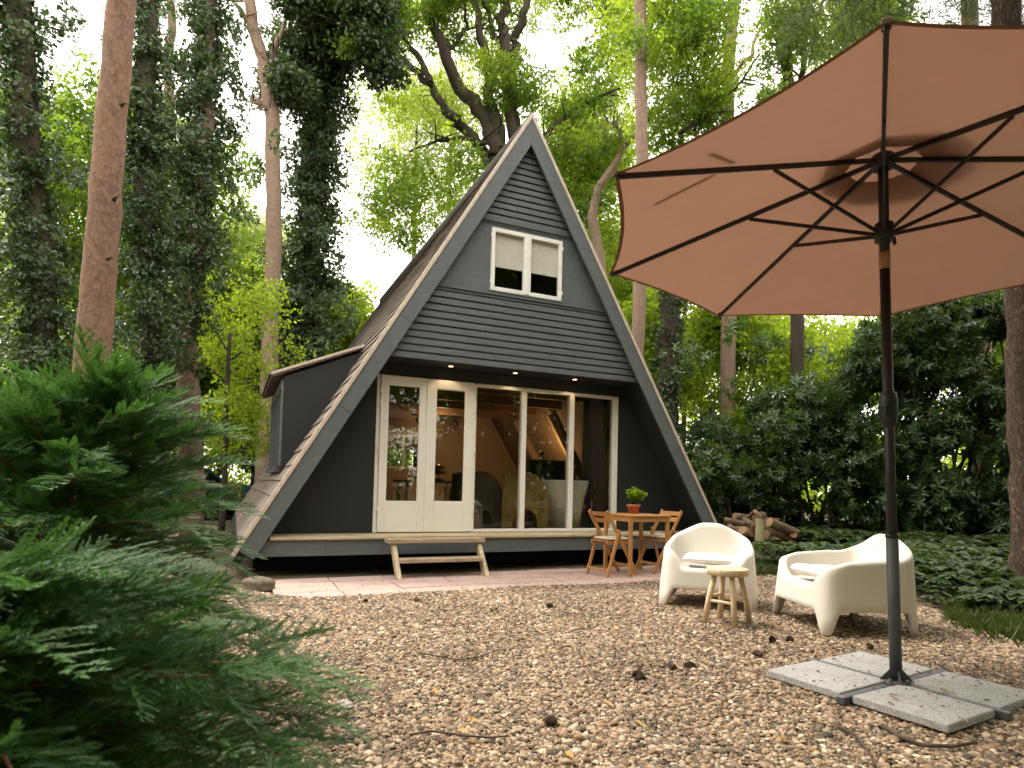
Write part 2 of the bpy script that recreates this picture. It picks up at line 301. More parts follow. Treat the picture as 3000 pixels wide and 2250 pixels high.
def pebblemat(bed=False):
    m, n, l, out = mk('gravel_bed' if bed else 'pebble'); p = n.new('ShaderNodeBsdfPrincipled'); l.new(p.outputs[0], out.inputs[0])
    cols = [(0, (.265, .195, .132)), (.15, (.118, .085, .058)), (.29, (.325, .25, .175)), (.41, (.07, .058, .045)), (.53, (.19, .135, .092)), (.63, (.41, .33, .245)), (.695, (.21, .13, .075)), (.77, (.115, .098, .08)), (.88, (.29, .222, .158)), (.96, (.50, .425, .34)), (.984, (.045, .042, .038))]
    if bed:
        v = n.new('ShaderNodeTexVoronoi'); v.inputs['Scale'].default_value = 55; l.new(coords(n, l, (1, 1, 1)), v.inputs[0]); sp = n.new('ShaderNodeSeparateColor'); l.new(v.outputs['Color'], sp.inputs[0])
        c = ramp(n, l, sp.outputs[0], [(q, sc3(k, .7)) for q, k in cols], 'CONSTANT'); l.new(bumpn(n, l, v.outputs['Distance'], -.9, .02), p.inputs['Normal'])
    else:
        oi = n.new('ShaderNodeObjectInfo'); c = ramp(n, l, oi.outputs['Random'], cols, 'CONSTANT'); f = noise(n, l, coords(n, l, (1, 1, 1)), 1.6, 5, .7); c = mixc(n, l, .35, c, ramp(n, l, f, [(.3, (.25, .2, .16)), (.7, (.62, .55, .47))]), 'OVERLAY')
    ge = n.new('ShaderNodeNewGeometry'); fp = noise(n, l, ge.outputs['Position'], .9, 6, .6); c = mixc(n, l, 1., c, ramp(n, l, fp, [(.34, (.82, .80, .78)), (.5, (1.18, 1.18, 1.16)), (.68, (1.34, 1.34, 1.3))]), 'MULTIPLY')
    l.new(c, p.inputs['Base Color']); p.inputs['Roughness'].default_value = .7; p.inputs['Specular IOR Level'].default_value = .3; return m
M['pebble'] = pebblemat(); M['bed'] = pebblemat(True)
# ------------------------------------------------------------------ scattering: one part made of many instances of a small mesh
_groups = {}
def scatter(name, pts, eul, scl, src, parent=None, kind='stuff'):
    pts = np.asarray(pts, np.float32).reshape(-1, 3); N = len(pts); eul = np.asarray(eul, np.float32).reshape(-1, 3); scl = np.asarray(scl, np.float32)
    if scl.ndim == 1: scl = np.repeat(scl[:, None], 3, 1)
    me = bpy.data.meshes.new(name); me.vertices.add(N); me.vertices.foreach_set('co', pts.ravel())
    for k, a in (('rot', eul), ('scl', scl)):
        at = me.attributes.new(k, 'FLOAT_VECTOR', 'POINT'); at.data.foreach_set('vector', np.ascontiguousarray(a).ravel())
    if src.name not in _groups:
        so_ = bpy.data.objects.new(src.name + '_piece', src)
        ng = bpy.data.node_groups.new('scatter_' + src.name, 'GeometryNodeTree')
        ng.interface.new_socket('Geometry', in_out='INPUT', socket_type='NodeSocketGeometry'); ng.interface.new_socket('Geometry', in_out='OUTPUT', socket_type='NodeSocketGeometry')
        n = ng.nodes; l = ng.links; i = n.new('NodeGroupInput'); o = n.new('NodeGroupOutput'); ip = n.new('GeometryNodeInstanceOnPoints'); oi = n.new('GeometryNodeObjectInfo'); oi.inputs['Object'].default_value = so_
        a = n.new('GeometryNodeInputNamedAttribute'); a.data_type = 'FLOAT_VECTOR'; a.inputs[0].default_value = 'rot'; b = n.new('GeometryNodeInputNamedAttribute'); b.data_type = 'FLOAT_VECTOR'; b.inputs[0].default_value = 'scl'; e = n.new('FunctionNodeEulerToRotation')
        l.new(i.outputs[0], ip.inputs['Points']); l.new(oi.outputs['Geometry'], ip.inputs['Instance']); l.new(a.outputs[0], e.inputs[0]); l.new(e.outputs[0], ip.inputs['Rotation']); l.new(b.outputs[0], ip.inputs['Scale']); l.new(ip.outputs[0], o.inputs[0]); _groups[src.name] = ng
    ob = link(name, me, None, parent); ob.modifiers.new('pieces', 'NODES').node_group = _groups[src.name]
    if kind: ob['kind'] = kind
    for m in src.materials:
        me.materials.append(m)
    return ob
def euler_of(X, Y, Z): # columns (N,3) of a rotation -> XYZ euler
    ry = np.arcsin(np.clip(-X[:, 2], -1, 1)); rx = np.arctan2(Y[:, 2], Z[:, 2]); rz = np.arctan2(X[:, 1], X[:, 0]); return np.stack([rx, ry, rz], 1)
def nrm(a): return a/np.maximum(np.linalg.norm(a, axis=1, keepdims=True), 1e-9)
def align_z(nv): # random spin about a given normal
    Z = nrm(nv); t = nrm(rng.normal(size=Z.shape)); X = nrm(np.cross(t, Z)); Y = np.cross(Z, X); return euler_of(X, Y, Z)
def align_x(dv, up):
    X = nrm(dv); Y = nrm(np.cross(up, X)); Z = np.cross(X, Y); return euler_of(X, Y, Z)
def rand_eul(N): return rng.uniform(0, 2*math.pi, (N, 3))
def ball(N): v = nrm(rng.normal(size=(N, 3))); return v*rng.uniform(0, 1, (N, 1))**(1/3)
OUT_OAK = [(0, .0), (.12, .10), (.25, .22), (.33, .12), (.48, .30), (.58, .16), (.75, .26), (.84, .12), (1, 0)]
OUT_ELL = [(0, 0), (.2, .16), (.5, .23), (.8, .14), (1, 0)]
OUT_IVY = [(0, 0), (-.06, .22), (.2, .42), (.42, .25), (.6, .30), (1, 0)]
OUT_DIA = [(0, 0), (.45, .22), (1, 0)]
def leaf_cluster(name, mat, specs, outline, fold=.25, curl=.12):
    """specs: list of (pos, dir, normal, length); each leaf two halves folded along its rib"""
    V = []; F = []; rn = []
    for p, d, nv, L in specs:
        p = np.array(p); d = np.array(d)/np.linalg.norm(d); nv = np.array(nv) - d*np.dot(nv, d); nv = nv/max(1e-6, np.linalg.norm(nv)); s = np.cross(nv, d); b = len(V); r = random.random(); k = len(outline)
        for sgn in (1, -1):
            off = len(V)
            for (a, wd) in outline: V.append(tuple(p + d*a*L + s*sgn*wd*L + nv*(fold*wd*L - curl*a*a*L)))
            F.append(tuple(range(off, off + k)) if sgn > 0 else tuple(range(off + k - 1, off - 1, -1))); rn.append(r)
    me = bpy.data.meshes.new(name); me.from_pydata(V, [], F); me.materials.append(mat)
    at = me.attributes.new('rnd', 'FLOAT', 'FACE'); at.data.foreach_set('value', np.array(rn, np.float32)); me.update(); return me
def blob_specs(n, r, lmin, lmax, upb=.6):
    o = []
    for q in ball(n)*r:
        d = rng.normal(size=3) + np.array([0, 0, -.3]) + q/r*.6; nv = rng.normal(size=3)*.6 + np.array([0, 0, upb]); o.append((q, d, nv, random.uniform(lmin, lmax)))
    return o
K_oak = leaf_cluster('oak_leaves', M['oakleaf'], blob_specs(34, .34, .10, .16), OUT_OAK)
K_bright = leaf_cluster('bright_leaves', M['brightleaf'], blob_specs(34, .34, .09, .15), OUT_OAK)
K_pale = leaf_cluster('pale_leaves', M['paleleaf'], blob_specs(30, .40, .10, .16), OUT_DIA)
K_far = leaf_cluster('far_leaves', M['brightleaf'], blob_specs(36, .55, .14, .22), OUT_DIA)
def ivy_specs(n, r):
    o = []
    for q in ball(n): q = q*np.array([r, r, r*.5]); o.append((q, rng.normal(size=3)*.6 + np.array([.9, 0, 0]), rng.normal(size=3)*.5 + np.array([0, 0, 1.]), random.uniform(.040, .070)))
    return o
K_ivy = leaf_cluster('ivy_leaves', M['ivyleaf'], ivy_specs(46, .20), OUT_IVY)
def shoot_specs(n, L, l0, l1):
    o = []
    for i in range(n):
        t = i/n; a = i*2.4; el = .15 + .7*t; d = (math.cos(a)*math.cos(el), math.sin(a)*math.cos(el), math.sin(el) - .15); o.append(((0, 0, -L + L*t), d, (-d[0]*.5, -d[1]*.5, 1), random.uniform(l0, l1)*(1 - .25*t)))
    return o
K_laurel = leaf_cluster('laurel_leaves', M['laurelleaf'], shoot_specs(13, .22, .12, .19), OUT_ELL, .3, .2)
def cover_specs():
    o = []
    for i in range(9):
        c = np.array([random.uniform(-.13, .13), random.uniform(-.13, .13), random.uniform(.05, .24)]); a0 = random.random()*6
        for k in range(3):
            a = a0 + (k - 1)*1.1; o.append((c, (math.cos(a), math.sin(a), -.15), (random.uniform(-.3, .3), random.uniform(-.3, .3), 1), random.uniform(.05, .10)))
    return o
K_cover = leaf_cluster('cover_leaves', M['coverleaf'], cover_specs(), [(0, 0), (.15, .22), (.45, .34), (.75, .22), (1, 0)])
def needle_specs(n):
    o = []
    for i in range(n):
        d = nrm(rng.normal(size=(1, 3)))[0] + np.array([.6, 0, .2]); o.append((np.array([random.uniform(-.15, .15), 0, 0]), d, rng.normal(size=3), random.uniform(.10, .16)))
    return o
K_needle = leaf_cluster('needles', M['needle'], needle_specs(60), [(0, .012), (.5, .018), (1, 0)], 0, .1)
K_grass = leaf_cluster('grass_blades', M['grassblade'], [((random.uniform(-.06, .06), random.uniform(-.06, .06), 0), (random.uniform(-.7, .7), random.uniform(-.7, .7), 1), (random.random(), random.random(), .2), random.uniform(.06, .15)) for _ in range(22)], [(0, .03), (.5, .035), (1, 0)], 0, .3)
def frond_mesh():
    V = []; F = []; rn = []
    def spindle(a, b, w0, r):
        a = np.array(a); b = np.array(b); d = b - a; s = np.cross(d, [0, 0, 1.]); s = s/max(1e-9, np.linalg.norm(s)); o = len(V); m = a + d*.35
        V.extend([tuple(a), tuple(m + s*w0), tuple(m - s*w0), tuple(m + np.array([0, 0, w0*.8])), tuple(b)])
        F.extend([(o, o + 1, o + 3), (o, o + 3, o + 2), (o + 1, o + 4, o + 3), (o + 3, o + 4, o + 2)]); rn.extend([r]*4)
    L = .34; n = 15
    ax = lambda t: np.array([L*t, .016*math.sin(t*4.3), -.05*t*t + .012*math.sin(t*6)])
    for i in range(10): spindle(ax(i/10), ax((i + 1.5)/10), .0030*(1 - .5*i/10), .15 + .3*i/10)
    for i in range(n):
        t = .05 + .93*i/n + random.uniform(-.015, .015); p = ax(t); sg = 1 if i % 2 else -1; l = (.135*(1 - t)**.7*(.4 + .6*min(1, t*4)) + .03)*random.uniform(.75, 1.15)
        a = sg*(.62 - .12*t + random.uniform(-.12, .12)); zt = random.uniform(-.12, .30); m = max(4, int(l/.0105)); q0 = p; cv = sg*random.uniform(-.35, -.05)
        for j in range(m):
            s = (j + 1)/m; aj = a + cv*s; q = q0 + np.array([math.cos(aj), math.sin(aj), zt*(1 - 1.2*s)])*(l/m); spindle(q0, q + (q - q0)*.8, .0030, .3 + .6*s)
            for s2 in (1, -1):
                if random.random() < .12: continue
                aa = aj + s2*(.52 + random.uniform(-.12, .12)); ll = (.030*(1 - .7*s) + .008)*min(1, l/.07)*random.uniform(.7, 1.15)
                e = np.array([math.cos(aa), math.sin(aa), random.uniform(-.15, .35)]); spindle(q0, q0 + e*ll, .0026, .35 + .6*random.random())
            q0 = q
    me = bpy.data.meshes.new('conifer_frond'); me.from_pydata(V, [], F); me.materials.append(M['conifer'])
    at = me.attributes.new('rnd', 'FLOAT', 'FACE'); at.data.foreach_set('value', np.array(rn, np.float32)); return me
K_frond = frond_mesh()
M['litter'] = leafmat('litter', (.10, .06, .03), (.26, .17, .085), (.2, .12, .05), .15, .8, .2)
K_litter = leaf_cluster('litter_bits', M['litter'], [((random.uniform(-.12, .12), random.uniform(-.12, .12), random.uniform(0, .008)), (random.gauss(0, 1), random.gauss(0, 1), random.gauss(0, .1)), (0, 0, 1), random.uniform(.04, .075)) for _ in range(9)], [(0, .008), (.5, .012), (1, .004)], 0, .05)
K_crumb = leaf_cluster('litter_crumbs', M['litter'], [((random.uniform(-.15, .15), random.uniform(-.15, .15), 0), (random.gauss(0, 1), random.gauss(0, 1), .15), (random.gauss(0, .3), random.gauss(0, .3), 1), random.uniform(.012, .032)) for _ in range(5)], OUT_ELL, .4, .3)
def pebble_mesh():
    import bmesh
    bm = bmesh.new(); bmesh.ops.create_icosphere(bm, subdivisions=2, radius=1)
    for v in bm.verts:
        k = 1 + .10*math.sin(3*v.co.x + 1.3) + .09*math.sin(4*v.co.y + 2*v.co.z) + random.uniform(-.03, .03); v.co = v.co*k
    for f in bm.faces: f.smooth = True
    me = bpy.data.meshes.new('pebble'); bm.to_mesh(me); bm.free(); me.materials.append(M['pebble']); return me
K_pebble = pebble_mesh()

#@@SETTING
# ================================================================== SETTING
def in_poly(x, y, poly):
    ins = np.zeros(len(x), bool); j = len(poly) - 1
    for i in range(len(poly)):
        xi, yi = poly[i]; xj, yj = poly[j]; c = ((yi > y) != (yj > y)) & (x < (xj - xi)*(y - yi)/(yj - yi + 1e-12) + xi); ins ^= c; j = i
    return ins
# ground: one sheet to the horizon, finer near the house
def ground():
    xs = np.concatenate([np.linspace(-260, -14, 12), np.linspace(-12, 16, 57), np.linspace(18, 260, 12)]); ys = np.concatenate([np.linspace(-200, -14, 8), np.linspace(-12, 20, 65), np.linspace(22, 300, 14)])
    X, Y = np.meshgrid(xs, ys); Z = np.full_like(X, -.085) + .02*np.sin(X*1.3)*np.cos(Y*1.7)
    Z += np.clip((np.hypot(X - 1, Y) - 9)/30, 0, 1)*.35
    t = np.clip((X - 2.9 + .2*np.sin(Y*2))/1.2, 0, 1)*np.clip((1.5 - Y)/1.5 + .4, 0, 1); Z += t*.10
    v = np.stack([X.ravel(), Y.ravel(), Z.ravel()], 1); nx = len(xs); f = [(j*nx + i, j*nx + i + 1, (j + 1)*nx + i + 1, (j + 1)*nx + i) for j in range(len(ys) - 1) for i in range(nx - 1)]
    me = bpy.data.meshes.new('ground'); me.from_pydata(v.tolist(), [], f); me.polygons.foreach_set('use_smooth', [True]*len(f)); me.update()
    tag(link('ground', me, M['ground']), kind='structure')
ground()
GRAV = [(-7.5, -9.5), (4.6, -9.5), (3.2, -6.6), (1.75, -5.15), (2.35, -4.45), (2.62, -3.7), (2.95, -2.7), (3.0, -2.1), (3.5, -1.3), (3.6, -.7), (2.6, -.55), (2.35, -1.1), (1.6, -1.42), (.6, -1.47), (-.5, -1.40), (-1.3, -1.52), (-2.2, -1.45), (-3.0, -1.42), (-3.35, -1.1), (-3.75, -.4), (-4.1, .4), (-3.95, 9.5), (-5.6, 9.5), (-5.9, 1), (-7.5, -3)]
def gravel_bed():
    xs = np.arange(-7.6, 4.8, .16); ys = np.arange(-9.6, 9.7, .16); X, Y = np.meshgrid(xs, ys)
    Z = np.array([gz(y) for y in ys])[:, None] + .010*np.sin(X*2.1 + 1)*np.cos(Y*1.9) - .012
    ins = in_poly(X.ravel() + .05*np.sin(Y.ravel()*5), Y.ravel() + .05*np.sin(X.ravel()*4), GRAV).reshape(X.shape)
    Z = np.where(ins, Z, Z - .06); nx = len(xs); keep = np.zeros_like(ins); 
    f = []
    for j in range(len(ys) - 1):
        for i in range(nx - 1):
            if ins[j:j + 2, i:i + 2].any(): f.append((j*nx + i, j*nx + i + 1, (j + 1)*nx + i + 1, (j + 1)*nx + i))
    me = bpy.data.meshes.new('gravel_bed'); me.from_pydata(np.stack([X.ravel(), Y.ravel(), Z.ravel()], 1).tolist(), [], f); me.polygons.foreach_set('use_smooth', [True]*len(f)); me.update()
    tag(link('gravel_path', me, M['bed']), kind='structure')
gravel_bed()
def gravel():
    N = 1050000; x = rng.uniform(-5.8, 4.2, N); y = rng.uniform(-7.6, 1.0, N)
    p = np.stack([x, y], 1); d = np.stack([x - CAM[0], y - CAM[1]], 1); dep = d @ np.array([FW[0], FW[1]]); lat = d @ np.array([RT[0], RT[1]])
    ok = in_poly(x, y, GRAV) & (dep > 1.5) & (np.abs(lat) < dep*.86 + .2) & (dep < 10.5)
    ok &= ~((lat < -.62*dep) & (dep < 3.2))
    dens = np.clip(1.30 - .105*dep, .30, 1.); ok &= rng.uniform(size=N) < dens
    x, y, dep = x[ok], y[ok], dep[ok]; n = len(x)
    s = rng.lognormal(math.log(.0081), .40, n)*np.clip(.82 + .06*dep, 1, 1.45); s = np.clip(s, .005, .026)
    z = np.array([gz(v) for v in y]) + .010*np.sin(x*2.1 + 1)*np.cos(y*1.9) + rng.uniform(-.012, .004, n)
    # a few stones spilled on the paving edge
    scl = np.stack([s*rng.uniform(.95, 1.35, n), s*rng.uniform(.75, 1.0, n), s*rng.uniform(.38, .65, n)], 1)
    eul = np.stack([rng.normal(0, .28, n), rng.normal(0, .28, n), rng.uniform(0, 6.28, n)], 1)
    o = scatter('gravel', np.stack([x, y, z], 1), eul, scl, K_pebble); tag(o, 'loose brown and beige pebble gravel covering the yard', 'gravel', kind='stuff'); print('pebbles', n)
gravel()
def litter():
    for nm, src, n, lb in (('leaf_litter', K_crumb, 900, 'small brown leaf crumbs strewn over gravel and paving'), ('needle_litter', K_litter, 700, 'fallen pine needles strewn over gravel and slabs')):
        x = rng.uniform(-4.5, 3.4, n*2); y = rng.uniform(-7, -.2, n*2); k = (np.sin(x*1.7 + 2)*np.cos(y*1.3) + rng.normal(0, .5, n*2)) > .1; x, y = x[k], y[k]; m = len(x)
        z = np.array([gz(v) for v in y]) + np.where(y > -1.45, .006, .014); sl_ = (np.abs((x + .295)*math.cos(1.4517) - (y + 5.537)*math.sin(1.4517)) < .47) & (np.abs((x + .295)*math.sin(1.4517) + (y + 5.537)*math.cos(1.4517)) < .47); z = np.where(sl_, .060, z)
        o = scatter(nm, np.stack([x, y, z], 1), np.stack([rng.normal(0, .06, m), rng.normal(0, .06, m), rng.uniform(0, 6.28, m)], 1), rng.uniform(.7, 1.2, m), src); tag(o, lb, 'litter', kind='stuff')
litter()
# paving tiles
def paving():
    rows = [(-.16, -.47), (-.485, -.80), (-.815, -1.13), (-1.145, -1.46)]; x0 = -3.27
    base = MB().box(-3.35, 2.45, -1.47, -.02, -.13, -.088).build('paving', M['soil']); tag(base, 'bed of the pink paving strip along the deck', None, kind='structure')
    me = MB().box(-.321, .321, -.1575, .1575, -.02, .02, 0, .004).mesh('paving_tile', M['tile'])
    for j, (a, b) in enumerate(rows):
        for i in range(9):
            o = link('tile', me, None, base); o.location = (x0 + .32 + i*.655 + (0.012 if j % 2 else 0), (a + b)/2, -.073 + random.uniform(-.004, .004)); o.rotation_euler = (random.uniform(-.008, .008), random.uniform(-.006, .006), random.uniform(-.012, .012))
paving()
# ================================================================== HOUSE
DZ = .4118; HA = 6.4012; HW0 = 3.5602; TAN = 5.9894/3.5602; ANG = math.atan(TAN); SLEN = 10.0
def hw(z, inset=0.): return (HA - z)/TAN - inset/math.sin(ANG)     # half-width of the roof's outer face at height z, moved inwards
house = empty('a_frame_house', (0, 0, 0)); tag(house, 'dark grey A-frame cabin with white glazed doors and brown shingle roof', 'house')
def slope_pt(side, t, n, y):
    """point on the roof: t metres down from the apex, n metres outwards from the outer face"""
    c, s = math.cos(ANG), math.sin(ANG); return Vector((side*(t*c + n*s), y, HA - t*s + n*c))
TL = 7.28; YD_ = .58
# roof decks (structure of each slope) and inner lining
for side in (-1, 1):
    poly = [slope_pt(side, .03, -.05, .035), slope_pt(side, TL, -.05, .035), slope_pt(side, TL, -.145, .035), slope_pt(side, .22, -.145, .035)]
    MB().prism(poly, (0, SLEN - .04, 0)).build('roof_slope', M['paint_shaded'], house)
    MB().prism([slope_pt(side, 2., -.1455, YD_ + .12), slope_pt(side, 7.2, -.1455, YD_ + .12), slope_pt(side, 7.2, -.160, YD_ + .12), slope_pt(side, 2., -.160, YD_ + .12)], (0, 5.4, 0)).build('lining', M['ceil_in'], house)
def shingles():
    """lapped shingle courses; the nearest three hundred tabs of the left slope are single pieces"""
    ex, tab = .235, .50; nrow = int(TL/ex); ntab = int((SLEN - .05)/tab)
    def piece(mb, side, t, y0, y1, dn):
        t1 = t + ex; th = .006
        a = [slope_pt(side, t - .03, -.046, y0), slope_pt(side, t1, -.046 + .022 + dn, y0), slope_pt(side, t1, -.046 + .010 + dn, y0), slope_pt(side, t - .03, -.049, y0)]
        mb.prism(a, (0, y1 - y0, 0))
    for side in (-1, 1):
        cells = [(r, k) for r in range(nrow) for k in range(ntab + 1)]
        rest = MB(); near = []
        for r, k in cells:
            off = (0 if r % 2 else tab/2); y0 = .03 + k*tab - off; y1 = y0 + tab - .006; y0 = max(y0, .03); y1 = min(y1, SLEN - .02)
            if y1 - y0 < .04: continue
            t = .05 + r*ex; dn = random.uniform(-.002, .003)
            if side == -1 and 1.95 < (y0 + y1)/2 < 4.55 and HA - 3.15 < (t + .1)*math.sin(ANG) < HA - 1.32: continue   # dormer stands here
            if side == -1: near.append(((y0*.35 - t), r, k, t, y0, y1, dn))
            else: piece(rest, side, t, y0, y1, dn)
        near.sort()
        for i, (_, r, k, t, y0, y1, dn) in enumerate(near):
            if i < 290: mb = MB(); piece(mb, side, t, y0, y1, dn); mb.build('shingle', M['shingle'], house)
            else: piece(rest, side, t, y0, y1, dn)
        o = rest.build('shingles', M['shingle'], house); o['kind'] = 'stuff'
    MB().tube([(0, .03, HA - .03), (0, SLEN - .02, HA - .03)], .035, 6).build('ridge_cap', M['shingle'], house)
shingles()
# rake boards (three lengths a side) and tan cap strips
def along(side, t0, t1, n0, n1, y0, y1, cut0=None, mitre=False):
    a0, a1 = slope_pt(side, t0, n0, 0), slope_pt(side, t1, n0, 0); b1, b0 = slope_pt(side, t1, n1, 0), slope_pt(side, t0, n1, 0)
    pts = [a0, a1, b1, b0]
    if mitre:
        pts = [Vector((0, 0, HA + n0/math.cos(ANG))), a1, b1, Vector((0, 0, HA + n1/math.cos(ANG)))]
    return [Vector((p.x, y0, p.z)) for p in pts], (0, y1 - y0, 0)
for side in (-1, 1):
    ts = [(0, 3.62, True), (3.624, 5.05 if side < 0 else 5.4, False), (5.054 if side < 0 else 5.404, 7.12, False)]
    for i, (a, b, mt) in enumerate(ts):
        y0 = .0 + .0015*i
        p, e = along(side, a, b, -.042, -.235, y0, y0 + .034, mitre=mt)
        if mt: p = [Vector((q.x + side*(.0015 if abs(q.x) < 1e-6 else 0), q.y, q.z)) for q in p]
        MB().prism(p, e).build('rake_board', M['paint'], house)
    for a, b, mt in ((0, 2.4, True), (2.403, 4.75, False), (4.753, 7.2, False)):
        p, e = along(side, a, b, .004, -.039, -.012, .05, mitre=mt)
        if mt: p = [Vector((q.x + side*(.001 if abs(q.x) < 1e-6 else 0), q.y, q.z)) for q in p]
        MB().prism(p, e).build('edge_trim', M['trim'], house)
# back gable wall, side linings
yb = SLEN - .25
def gable_poly(z0, z1, inset, y): return [Vector((-hw(z0, inset), y, z0)), Vector((hw(z0, inset), y, z0)), Vector((hw(z1, inset), y, z1)), Vector((-hw(z1, inset), y, z1))]
BWX0, BWX1, BWZ0, BWZ1 = -.72, .42, 1.42, 2.22      # rear window opening
YBW = 6.2                                            # inner rear wall
def wall_with_hole(name, x0, x1, z0, z1, hx0, hx1, hz0, hz1, y0, y1, mat, slope=False):
    for a, b, c, d in ((None, hx0, z0, z1), (hx1, None, z0, z1), (hx0, hx1, z0, hz0), (hx0, hx1, hz1, z1)):
        xa0, xb0 = (-hw(c, .15) if a is None else a), (hw(c, .15) if b is None else b); xa1, xb1 = (-hw(d, .15) if a is None else a), (hw(d, .15) if b is None else b)
        MB().prism([(xa0, y0, c), (xb0, y0, c), (xb1, y0, d), (xa1, y0, d)], (0, y1 - y0, 0)).build(name, mat, house)
CEIL = 2.74
wall_with_hole('rear_wall', None, None, DZ + .01, CEIL - .002, BWX0, BWX1, BWZ0, BWZ1, YBW, YBW + .12, M['wall_in'])
wall_with_hole('rear_gable', None, None, .1, CEIL + .2, -1.3, 1.1, 1.15, 2.45, SLEN - .1, SLEN - .05, M['paint_shaded'])
MB().prism(gable_poly(CEIL + .202, 6.1, .16, SLEN - .1), (0, .05, 0)).build('rear_gable', M['paint_shaded'], house)
for a in ((BWX0, BWX0 + .06, BWZ0, BWZ1), (BWX1 - .06, BWX1, BWZ0, BWZ1), (BWX0 + .06, BWX1 - .06, BWZ0, BWZ0 + .06), (BWX0 + .06, BWX1 - .06, BWZ1 - .06, BWZ1), ((BWX0 + BWX1)/2 - .03, (BWX0 + BWX1)/2 + .03, BWZ0 + .06, BWZ1 - .06)):
    MB().box(a[0], a[1], YBW - .02, YBW + .06, a[2], a[3]).build('window_frame', M['white'], house)
MB().box(BWX0 + .06, BWX1 - .06, YBW + .005, YBW + .012, BWZ1 - .36, BWZ1 - .062).build('blind', M['ceil_in'], house)
MB().box(-3.40, 3.40, .62, YBW, DZ - .06, DZ - .001).build('floor', M['floor_in'], house)
MB().box(-2.1, 2.1, .20, YBW + .15, CEIL, CEIL + .10).build('loft_floor', M['ceil_in'], house)
for i, yy in enumerate((1.5, 2.6, 3.7, 4.8)): MB().box(-2.0, 2.0, yy, yy + .09, CEIL - .16, CEIL - .002).build('ceiling_beam', M['beam'], house)
for side in (-1, 1):
    for yy in (1.52, 3.1, 4.7):
        p = [slope_pt(side, 4.35, -.147, yy), slope_pt(side, 7.0, -.147, yy), slope_pt(side, 7.0, -.30, yy), slope_pt(side, 4.35, -.30, yy)]; MB().prism(p, (0, .1, 0)).build('rafter', M['beam'] if yy < 3 else M['beam_pale'], house)
# front wall of the ground floor (recessed)
YD = .58; ZT = DZ + 2.1527; X0, XM, X1, M1, M2, X2 = -1.9577, -1.2434, -.5405, .2136, 1.067, 1.9171
SOF = DZ + 2.3208
MB().prism([(-hw(DZ, .15), YD, DZ), (X0, YD, DZ), (X0, YD, SOF), (-hw(SOF, .15), YD, SOF)], (0, .1, 0)).build('wall_panel', M['paint_shaded'], house)
MB().prism([(X2, YD, DZ), (hw(DZ, .15), YD, DZ), (hw(SOF, .15), YD, SOF), (X2, YD, SOF)], (0, .1, 0)).build('wall_panel', M['paint_shaded'], house)
MB().box(X0, X2, YD, YD + .1, ZT, SOF).build('wall_header', M['paint_shaded'], house)
MB().prism([(-hw(SOF, .15), .15, SOF), (hw(SOF, .15), .15, SOF), (hw(SOF, .15), YD + .1, SOF), (-hw(SOF, .15), YD + .1, SOF)], (0, 0, .05)).build('soffit', M['paint_shaded'], house)
for xx in (-.985, -.0, .995):
    d = MB().lathe([(.034, -.004), (.042, -.004), (.042, .002)], 20).build('downlight', M['black'], house); d.location = (xx, .37, SOF - .001)
    b = MB().lathe([(.0, -.002), (.033, -.002)], 20).build('bulb', M['lamp'], d)
    ld = bpy.data.lights.new('downlight_glow', 'SPOT'); ld.energy = 1.6; ld.color = (1, .70, .42); ld.spot_size = R(110); ld.shadow_soft_size = .03; lo = bpy.data.objects.new('downlight_glow', ld); COL.objects.link(lo); lo.parent = d; lo.location = (0, 0, -.02)
# door frame, two glazed door leaves
def fbox(name, x0, x1, z0, z1, y0, y1, parent=house, mat='white', bev=.004): return MB().box(x0, x1, y0, y1, z0, z1, 0, bev).build(name, M[mat], parent)
fbox('door_frame', X0, X0 + .05, DZ, ZT, YD - .015, YD + .08)
fbox('door_frame', X0 + .05, X1 - .02, ZT - .03, ZT, YD - .010, YD + .08)
def door(x0, x1, hinge_left, lip):
    y0, y1 = YD - .045, YD; z0, z1 = DZ + .012, ZT - .008; ga, gb, gc, gd = lip
    st = fbox('door', x0, ga, z0, z1, y0, y1); fbox('stile', gb, x1, z0, z1, y0, y1, st); fbox('top_rail', ga, gb, gd, z1, y0 + .001, y1 - .001, st, bev=.002); fbox('bottom_panel', ga, gb, z0, gc, y0 + .001, y1 - .001, st, bev=.002)
    MB().box(ga - .005, gb + .005, YD - .024, YD - .018, gc - .005, gd + .005).build('pane', M['glass'], st)
    for (a, b, c, d) in ((ga, ga + .012, gc, gd), (gb - .012, gb, gc, gd), (ga + .012, gb - .012, gc, gc + .012), (ga + .012, gb - .012, gd - .012, gd)): MB().box(a, b, y0 + .008, y0 + .02, c, d).build('glazing_bead', M['white'], st)
    for zz in (DZ + .28, DZ + 1.1, DZ + 1.72, DZ + 1.9):
        xx = x0 - .006 if hinge_left else x1 + .004
        MB().tube([(xx, y0 - .008, zz), (xx, y0 - .008, zz + .085)], .008, 8).build('hinge', M['white'], st)
    return st
dl_ = door(X0 + .052, XM - .002, True, (-1.807, -1.360, .836, 2.433)); dr_ = door(XM + .002, X1 - .008, False, (-1.131, -.690, .84, 2.434))
MB().box(XM - .022, XM + .03, YD - .060, YD - .047, DZ + .012, ZT - .01, 0, .005).build('meeting_strip', M['white'], dl_)
